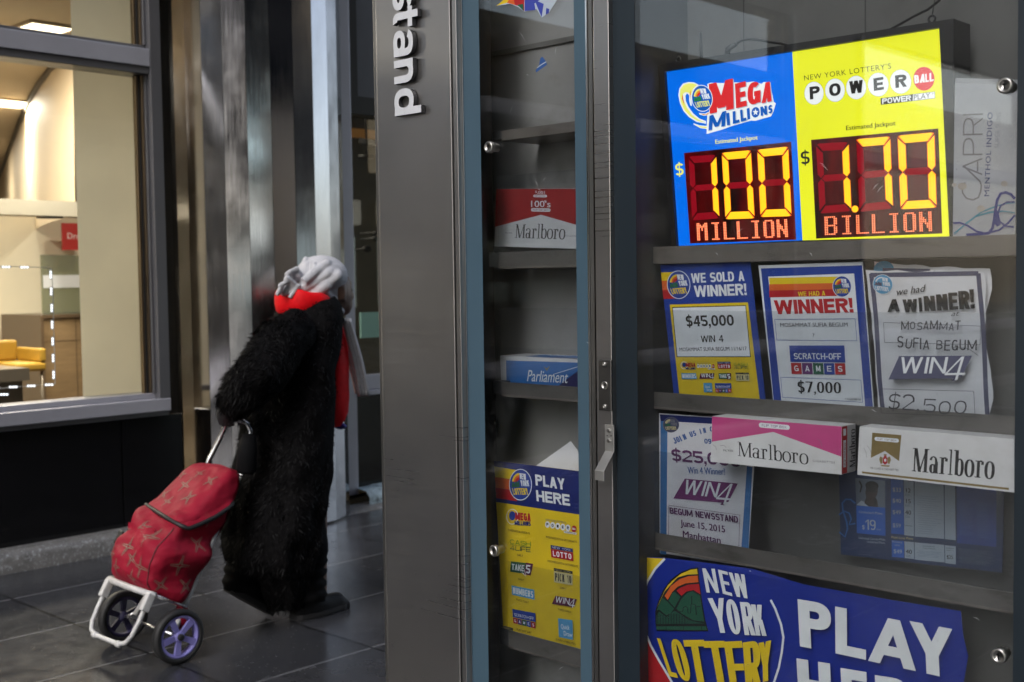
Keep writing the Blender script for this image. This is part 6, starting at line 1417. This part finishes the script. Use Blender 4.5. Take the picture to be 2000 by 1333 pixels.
# ================================================================== the woman
PXC = -4.12
per = thing('person', (PXC, 2.98, 0), 'stooped woman in a long black fur coat and pale grey headscarf pulling the red trolley', 'person')
def sp(px, py, X=PXC): v = onX(px, py, X); return Vector((X, v.y, v.z))
SKIN = mat('skin_dark', (.17, .092, .062), .45, var=.12, vs=30); 
def fur_mat():
    m = bpy.data.materials.new('fur_black'); t = NT(m); f = t.ramp(t.noise(40, detail=4), .3, .7, .5, 1.6)
    t.set('Base Color', t.mix(1.0, (.0045, .0043, .0047), t.n('CombineColor', {0: f, 1: f, 2: f}).outputs[0], 'MULTIPLY')); t.set('Roughness', .8); t.set('Specular IOR Level', .06); return m
FUR = fur_mat(); TRS = mat('trouser_black', (.006, .006, .007), .8, spec=.1, var=.3, vs=20); SHO = mat('shoe_black', (.007, .007, .008), .6, spec=.25, var=.3, vs=40); SOLE = mat('shoe_sole', (.020, .020, .022), .7)
REDJ = mat('jacket_red', (.80, .006, .012), .55, spec=.15, var=.25, vs=14, bump=.5, bs=26); GLV = mat('glove_black', (.010, .010, .012), .65, var=.3, vs=60)
SCF = mat('scarf_grey', (.56, .56, .59), .85, var=.14, vs=24, bump=.35, bs=240)
# body: one continuous surface from head to ankles
hc = sp(648, 568)                              # head centre
m_ = MB()
pel = Vector((PXC, 2.99, .76)); ches = Vector((PXC, 3.05, 1.10)); nk = Vector((PXC, 3.10, 1.245))
m_.tube([pel-Vector((0, 0, .06)), pel, Vector((PXC, 3.0, .92)), ches, Vector((PXC, 3.07, 1.18)), nk], [.10, .135, .125, .135, .11, .05], SKIN, 18)
m_.tube([nk-Vector((0, .02, .03)), nk+Vector((0, .03, .04)), hc+Vector((0, -.01, -.06))], [.055, .05, .055], SKIN, 14)
m_.ell(hc, (.076, .096, .112), SKIN); m_.ell(hc+Vector((0, .050, -.060)), (.050, .048, .052), SKIN)
rw = sp(444, 815, -4.11)
hand_c = O_+ZL*.862+DL*.020
m_.tube([Vector((PXC, 3.03, 1.14)), sp(575, 655, -4.02), sp(515, 728, -3.94), sp(478, 772, -3.98), rw], [.07, .055, .05, .036, .020], SKIN, 14)
m_.tube([Vector((PXC, 3.03, 1.14)), Vector((-4.22, 3.05, 1.12)), Vector((-4.24, 3.06, .93)), Vector((-4.20, 3.14, .83))], [.06, .05, .042, .03], SKIN, 14)
lh = Vector((-4.19, 3.16, .81)); m_.ell(lh, (.022, .045, .04), SKIN)
for i in range(4): m_.tube([lh+Vector((-.01+.004*i, .02-.018*i+.01, -.01)), lh+Vector((.0, .022-.016*i, -.06)), lh+Vector((.012, .015-.014*i, -.085))], [.0085, .008, .0065], SKIN, 8)
m_.tube([lh+Vector((.01, .03, .0)), lh+Vector((.03, .045, -.03)), lh+Vector((.032, .04, -.05))], [.009, .0085, .007], SKIN, 8)
ka, kb = Vector((-4.05, 3.03, .44)), Vector((-4.20, 2.93, .42)); aa, ab = Vector((-4.05, 3.04, .10)), Vector((-4.21, 2.755, .17))
m_.tube([pel+Vector((.07, 0, 0)), ka, aa], [.095, .06, .042], SKIN, 14); m_.tube([pel-Vector((.07, 0, 0)), kb, ab], [.095, .06, .042], SKIN, 14)
def face_sculpt(p, n):
    q = p-hc
    if q.length > .19 or q.z < -.13: return p
    if q.y > .02:
        def g(x, z_, r): return math.exp(-(((q.x-x)/r)**2+((q.z-z_)/(r*1.2))**2))
        d = .026*math.exp(-((q.x/.014)**2+((q.z+.020)/.026)**2))+.010*math.exp(-((q.x/.018)**2+((q.z+.034)/.012)**2))+.009*math.exp(-((q.x/.05)**2+((q.z-.030)/.012)**2))-.010*(g(.032, .006, .016)+g(-.032, .006, .016))+.007*math.exp(-((q.x/.026)**2+((q.z+.060)/.007)**2))+.007*math.exp(-((q.x/.024)**2+((q.z+.074)/.007)**2))+.010*math.exp(-((q.x/.024)**2+((q.z+.100)/.016)**2))+.006*(g(.048, -.030, .022)+g(-.048, -.030, .022))
        p = p+Vector((0, d, 0))
    if abs(q.x) > .06 and abs(q.y+.005) < .02 and abs(q.z+.01) < .035: p = p+Vector((math.copysign(.010, q.x), -.004, 0))
    return p
body = remeshed(m_, 'body', SKIN, per, .0075, 5, sculpt=face_sculpt)
EYE = mat('eye_white', (.5, .48, .45), .2); IRS = mat('eye_dark', (.01, .008, .006), .2)
for s in (-1, 1):
    m_ = MB(); c = hc+Vector((s*.031, .080, .004)); m_.ell(c, (.0115, .0115, .0085), EYE, nu=12, nv=8); m_.ell(c+Vector((0, .0075, 0)), (.0055, .0050, .0055), IRS, nu=10, nv=6); m_.build('eye', per)
# trousers
def leg(path, rad, nm='trouser_leg'):
    m_ = MB(); pts = [Vector(p) for p in path]; k = 26; P_ = []; R2 = []
    for i in range(k+1):
        t = i/k*(len(pts)-1); a = min(int(t), len(pts)-2); u = t-a; P_.append(pts[a].lerp(pts[a+1], u)); R2.append(rad[a]+(rad[a+1]-rad[a])*u+.006*math.sin(i*1.9)*(i > 12))
    m_.tube(P_, R2, TRS, 20); return m_.build(nm, per, warp=lambda p: p+Vector((noise.noise(p*14), noise.noise(p*14+Vector((5, 0, 0))), 0))*.010)
leg([pel+Vector((.07, 0, 0)), sp(598, 1010, -4.05), sp(606, 1090, -4.05), sp(606, 1130, -4.05), sp(603, 1172, -4.05)], [.12, .080, .074, .066, .074])
leg([pel-Vector((.07, 0, 0)), kb, Vector((-4.21, 2.80, .27)), ab+Vector((0, .02, -.03))], [.12, .085, .075, .085])
def shoe(h, t, toe_up=0.0, nm='shoe'):
    """h heel, t toe on the ground line"""
    h, t = Vector(h), Vector(t); d = (t-h); L = d.length; f = d.normalized(); s = f.cross(Vector((0, 0, 1))).normalized(); up = s.cross(f)
    rows, rows2 = [], []
    for i in range(17):
        u = i/16; wd = (.030+.016*math.sin(min(1, u*1.25)*math.pi*.9)+.004)*(1 if u < .93 else .75)*(1 if u > .05 else .8); hg = .098-.036*min(1, max(0, (u-.28)/.35))-.010*max(0, (u-.8)/.2)
        hg *= 1 if 0 < i < 15 else (.75 if i == 15 else .45)
        c = h+f*L*u; rows.append([c+s*wd*math.cos(a)+up*(.024+max(0, math.sin(a))*(hg-.01)) for a in [math.pi*j/10 for j in range(11)]])
        rows2.append([c+s*wd*1.10*x+up*z2 for x, z2 in ((1, .024), (1.02, .010), (.96, 0), (-.96, 0), (-1.02, .010), (-1, .024), (0, .0245))])
    m_ = MB(); m_.grid(rows, SHO); m_.add(rows[0], [tuple(range(11))], SHO); m_.add(rows[-1], [tuple(range(10, -1, -1))], SHO)
    o = m_.build(nm, per); m_ = MB(); m_.grid(rows2, SOLE, smooth=False, closed=True); m_.add(rows2[0], [(0, 1, 2, 3, 4, 5, 6)], SOLE); m_.add(rows2[-1], [(6, 5, 4, 3, 2, 1, 0)], SOLE); m_.build('sole', o); return o
tz = onZ(668, 1188, 0); shoe((tz.x-.005, tz.y-.255, .001), (tz.x, tz.y+.02, .001))
shoe((-4.21, 2.70, .150), (-4.20, 2.90, .010))
# coat: body and sleeve, cut wide, hem lower in front than behind
prof = [(584, 552, 655), (600, 540, 668), (625, 522, 673), (650, 507, 670), (690, 492, 665), (730, 482, 660), (780, 474, 657), (830, 468, 656), (880, 462, 653), (930, 452, 647), (980, 443, 639), (1030, 438, 628), (1075, 438, 617), (1104, 447, 610), (1112, 482, 608), (1150, 500, 602), (1190, 522, 594)]
rows = []; NC = 72
def cinterp(y):
    for a, b in zip(prof, prof[1:]):
        if a[0] <= y <= b[0]: t = (y-a[0])/(b[0]-a[0]); return a[1]+(b[1]-a[1])*t, a[2]+(b[2]-a[2])*t
    return prof[-1][1:]
y = 584
ys = []
while y <= 1190: ys.append(y); y += 9
for y in ys:
    l, r = cinterp(y); c = sp((l+r)/2, y); e = (r-l)/2/455; wy, wx = .86*e, 1.12*e
    row = []
    tilt = .14*max(0, 1-(y-584)/70)
    for j in range(NC):
        t = 2*math.pi*j/NC; fold = 1+(.05*math.sin(t*7+y*.004)+.03*math.sin(t*13+1))*min(1, max(0, (y-800)/300))
        p = Vector((c.x+wx*math.cos(t)*fold, c.y+wy*math.sin(t)*fold, c.z+tilt*wy*math.sin(t))); p += Vector((noise.noise(p*9), noise.noise(p*9+Vector((3, 1, 7))), .5*noise.noise(p*9+Vector((9, 9, 2)))))*.016
        row.append(p)
    rows.append(row)
m_ = MB(); m_.grid(rows, FUR, closed=True, flip=True)
top = rows[0]; ctr = sum(top, Vector())/NC; m_.add(top+[ctr-Vector((0, 0, .02))], [(j, (j+1) % NC, NC) for j in range(NC)], FUR)
slp = [sp(585, 640, -4.0), sp(548, 676, -3.94), sp(508, 728, -3.93), sp(476, 768, -3.97), sp(458, 790, -4.02), sp(452, 800, -4.05)]
slr = [.085, .105, .108, .094, .072, .052]
ssec = []; k = 20
for i in range(k+1):
    t = i/k*(len(slp)-1); a = min(int(t), len(slp)-2); u = t-a; ssec.append((slp[a].lerp(slp[a+1], u), slr[a]+(slr[a+1]-slr[a])*u))
srows = []
for i, (c, r) in enumerate(ssec):
    d = (ssec[min(i+1, k)][0]-ssec[max(i-1, 0)][0]).normalized(); u = d.cross(Vector((1, 0, 0))).normalized(); v = d.cross(u); row = []
    for j in range(36):
        t = 2*math.pi*j/36; p = c+u*math.cos(t)*r+v*math.sin(t)*r*.9; p += Vector((noise.noise(p*11), noise.noise(p*11+Vector((3, 1, 7))), noise.noise(p*11+Vector((9, 9, 2)))))*.014; row.append(p)
    srows.append(row)
m_.grid(srows, FUR, closed=True, flip=True)
def tufts(rows, n, ln, wd, down, seed, skip=None):
    rnd = random.Random(seed); R = len(rows); N = len(rows[0])
    areas = []
    for i in range(R-1):
        for j in range(N): areas.append(((rows[i+1][j]-rows[i][j]).length*(rows[i][(j+1) % N]-rows[i][j]).length, i, j))
    cum = np.cumsum([a[0] for a in areas]); 
    vs, fs = [], []
    for q in range(n):
        k_ = int(np.searchsorted(cum, rnd.random()*cum[-1])); k_ = min(k_, len(areas)-1); _, i, j = areas[k_]; u, v = rnd.random(), rnd.random(); j2 = (j+1) % N
        p = rows[i][j].lerp(rows[i][j2], u).lerp(rows[i+1][j].lerp(rows[i+1][j2], u), v)
        ctr_ = sum(rows[i], Vector())/N; nrm = (rows[i][j2]-rows[i][j]).cross(rows[i+1][j]-rows[i][j])
        if nrm.length < 1e-9: continue
        nrm.normalize()
        if nrm.dot(p-ctr_) < 0: nrm = -nrm
        dv = (down-nrm*down.dot(nrm)); dv = dv.normalized() if dv.length > .01 else Vector((0, 0, -1))
        cl = noise.noise_vector(p*13); side = nrm.cross(dv)
        dv = (dv+side*cl.x*2.2+dv*cl.y*.5+Vector((rnd.uniform(-.6, .6), rnd.uniform(-.6, .6), rnd.uniform(-.6, .6)))).normalized()
        L_ = ln*rnd.uniform(.6, 1.3)*(.5 if nrm.y > .25 else 1); w_ = wd*rnd.uniform(.6, 1.2); sd = nrm.cross(dv).normalized()*w_; lift = .35+.45*max(0, cl.z+.3)
        a = p-nrm*.004; b = a+dv*L_*.55+nrm*L_*.55*lift; c = b+dv*L_*.5+nrm*L_*.02
        k0 = len(vs); vs += [a-sd, a+sd, b+sd*.7, b-sd*.7, c]; fs += [(k0, k0+1, k0+2, k0+3), (k0+3, k0+2, k0+4)]
    return vs, fs
FUR2 = mat('fur_tip', (.0062, .006, .0066), .7, spec=.2, var=.4, vs=30)  # lighter tufts mixed in so the fur seems to catch light
for sd_, n_t, mm, ln in ((5, 19000, FUR, .023), (15, 6000, FUR2, .024)): vs, fs = tufts(rows, n_t, ln, .0026, Vector((0, -.25, -1)), sd_); m_.add(vs, fs, mm, True)
for sd_, n_t, mm, ln in ((6, 6500, FUR, .025), (16, 2200, FUR2, .026)): vs, fs = tufts(srows, n_t, ln, .0026, Vector((0, -.5, -1)), sd_); m_.add(vs, fs, mm, True)
m_.build('fur_coat', per)
# wide fur collar over the shoulders
# red hooded jacket showing at the neck and down the front
m_ = MB(); rows_ = []
for (py, l, r, kx) in ((573, 538, 640, .82), (577, 536.5, 646, .92), (586, 536, 650, 1.0), (597, 536, 645, 1.0), (606, 538, 636, .96), (612, 545, 628, .8)):
    c = sp((l+r)/2, py-(0)); e = (r-l)/2/455; row = []
    for j in range(40):
        t = 2*math.pi*j/40; p = Vector((c.x+e*1.02*math.cos(t), c.y+e*.92*math.sin(t), c.z+.030*math.sin(t)*(py < 600)*-1*.55+.0)); p += Vector((noise.noise(p*17), noise.noise(p*17+Vector((4, 4, 4))), noise.noise(p*22)))*.007; row.append(p)
    rows_.append(row)
inner = [[p.lerp(sum(rows_[0], Vector())/40, .22)-Vector((0, 0, .012)) for p in rows_[0]], [p.lerp(sum(rows_[0], Vector())/40, .45)-Vector((0, 0, .05)) for p in rows_[0]]]
m_.grid(inner[::-1]+rows_, REDJ, closed=True, flip=True); m_.build('red_hood', per)
m_ = MB(); rows_ = []
for (py, l, r) in ((640, 600, 674), (660, 600, 677), (690, 596, 680), (720, 594, 680), (750, 592, 681), (780, 592, 682), (805, 594, 680), (822, 598, 674), (834, 606, 664)):
    c = sp((l+r)/2+1, py); e = (r-l)/2/455; row = []
    for j in range(40):
        t = 2*math.pi*j/40; p = Vector((c.x+e*1.0*math.cos(t), c.y+e*.96*math.sin(t), c.z)); p += Vector((noise.noise(p*15), noise.noise(p*15+Vector((4, 4, 4))), noise.noise(p*20)))*.012; row.append(p)
    rows_.append(row)
m_.grid(rows_, REDJ, closed=True, flip=True); m_.add(rows_[-1], [tuple(range(40))], REDJ); m_.add(rows_[0], [tuple(range(39, -1, -1))], REDJ); jk = m_.build('red_jacket', per)
m_ = MB(); c = sp(659, 832); m_.ell(c+Vector((.02, 0, 0)), (.035, .022, .014), mat('lining_blue', (.03, .03, .30), .5)); m_.build('blue_lining', jk)
# gloved hand closed round the handle
m_ = MB(); B = hand_c; hx0 = TX-.035
m_.tube([slp[-2]+Vector((-.01, .02, .03)), rw+Vector((0, -.005, .01)), B+Vector((hx0-TX+.01, .045, .055)), B+Vector((hx0-TX+.005, .02, .036))], [.046, .040, .036, .031], GLV, 14)
m_.ell(B+Vector((hx0-TX, .010, .026)), (.046, .034, .020), GLV)
for i, (dx, L_) in enumerate(((-.036, .9), (-.013, 1.05), (.011, 1.0), (.033, .82))):
    q = B+Vector((hx0-TX+dx, 0, 0)); m_.tube([q+Vector((0, .004, .030)), q+Vector((0, -.024*L_, .026)), q+Vector((.001, -.034*L_, .004)), q+Vector((.002, -.026*L_, -.018*L_)), q+Vector((.003, -.006, -.022*L_))], [.0105, .0105, .0098, .009, .0075], GLV, 10)
q = B+Vector((hx0-TX+.046, .018, .018)); m_.tube([q, q+Vector((.008, .016, -.008)), q+Vector((-.004, .014, -.030)), q+Vector((-.024, .004, -.038))], [.0125, .0115, .0102, .008], GLV, 10)
remeshed(m_, 'glove', GLV, per, .0035, 3)
m_ = MB(); m_.tube([sp(486, 850, -4.0), sp(483, 880, -3.99), sp(480, 918, -4.0), sp(479, 926, -4.0)], [.030, .038, .040, .030], TRS, 16); m_.build('hanging_cuff', per, warp=lambda p: p+Vector((noise.noise(p*20), noise.noise(p*20+Vector((5, 0, 0))), 0))*.008)
# headscarf: shell, twisted wraps, knots
m_ = MB()
c0 = sp(628, 540); D1 = (c0, (.102, .120, .092)); D2 = (hc, (.084, .100, .116))
m_.ell(c0, D1[1], SCF); m_.ell(hc+Vector((0, -.045, .0)), (.082, .075, .10), SCF)
def on_shell(px, py, D, k=1.0):
    """point of the head covering under a pixel's ray (its nearest silhouette point when the ray passes by)"""
    c, r = D; r = [x*k for x in r]; d = ray(px, py); o = CAM-c
    o2 = Vector((o.x/r[0], o.y/r[1], o.z/r[2])); d2 = Vector((d.x/r[0], d.y/r[1], d.z/r[2]))
    A, B, C_ = d2.dot(d2), 2*o2.dot(d2), o2.dot(o2)-1; disc = B*B-4*A*C_
    t = (-B-math.sqrt(disc))/(2*A) if disc > 0 else -B/(2*A)
    return CAM+d*t
def wrap(pts, r, D=None, flat=(1.0, .8), k0=1.0, ends=.7):
    k = 26; P_ = []
    pts = [on_shell(p[0], p[1], D, k0) if D else Vector(p) for p in pts]
    for i in range(k+1):
        t = i/k*(len(pts)-1); a = min(int(t), len(pts)-2); u = t-a; p0, p1, p2, p3 = pts[max(a-1, 0)], pts[a], pts[a+1], pts[min(a+2, len(pts)-1)]
        P_.append(.5*((2*p1)+(p2-p0)*u+(2*p0-5*p1+4*p2-p3)*u*u+(3*p1-3*p2+p0-p3)*u**3))
    m_.tube(P_, [r*(ends+(1-ends)*math.sin(math.pi*i/k)) for i in range(k+1)], SCF, 14, flat=flat)
wrap([(584, 573), (608, 572), (634, 559), (655, 541), (673, 524)], .027, D1)
wrap([(590, 558), (614, 552), (638, 536), (664, 514)], .021, D1, k0=.98)
wrap([(606, 546), (618, 530), (636, 516), (655, 507)], .019, D1, k0=.98)
wrap([(601, 558), (599, 538), (597, 520), (601, 506)], .016, D1, k0=1.0)
wrap([(612, 553), (610, 536), (611, 520), (617, 507)], .013, D1, k0=1.0)
wrap([(590, 548), (592, 528), (596, 510), (606, 502)], .017, D1, k0=.98)
wrap([(562, 580), (588, 582), (614, 584), (640, 578)], .019, D2, k0=.95)
wrap([(618, 574), (636, 576), (650, 588), (662, 605), (679, 627)], .019, D2, k0=1.02, ends=.85)
wrap([(628, 566), (641, 570), (652, 583), (663, 600)], .017, D2, k0=1.0)
kn = lambda x, y, r: m_.ell(sp(x, y, PXC+.03), r, SCF)
kn(566, 562, (.036, .040, .034)); kn(577, 537, (.028, .030, .026)); kn(554, 568, (.022, .024, .024)); kn(590, 565, (.036, .036, .03))
wrap([sp(549, 574, PXC+.05), sp(551, 558, PXC+.06), sp(563, 549, PXC+.065), sp(577, 556, PXC+.065), sp(578, 575, PXC+.06)], .012)
wrap([sp(566, 546, PXC+.05), sp(568, 532, PXC+.055), sp(578, 524, PXC+.055), sp(590, 530, PXC+.055)], .011)
wrap([sp(574, 578, PXC+.06), sp(580, 562, PXC+.07), sp(592, 552, PXC+.075)], .011)
remeshed(m_, 'headscarf', SCF, per, .0042, 8)
# loose ends of the scarf hanging in front
for (pts, w_, nm, xo) in (([(676, 622), (686, 660), (697, 700), (706, 740), (712, 774)], 15, 'scarf_end', .012), ([(676, 630), (680, 660), (688, 700), (697, 740), (703, 768)], 12, 'scarf_end', -.03)):
    m_ = MB(); rows_ = []
    for i, (x, y_) in enumerate(pts):
        c = sp(x, y_, PXC+.07+xo); h = w_/2/455*(1+.12*i); row = []
        for j in range(13): t = -1+2*j/12; row.append(c+Vector((.45*h*t, .8*h*t, 0))+Vector((.006*math.cos(t*9+i*.3), -.004*math.cos(t*9+i*.3), 0)))
        rows_.append(row)
    R2 = []
    for a, b in zip(rows_, rows_[1:]):
        for s in range(4): R2.append([p.lerp(q, s/4) for p, q in zip(a, b)])
    R2.append(rows_[-1]); m_.grid(R2, SCF); o = m_.build(nm, per); sd_ = o.modifiers.new('thick', 'SOLIDIFY'); sd_.thickness = .007

bpy.data.scenes.remove(TSC)
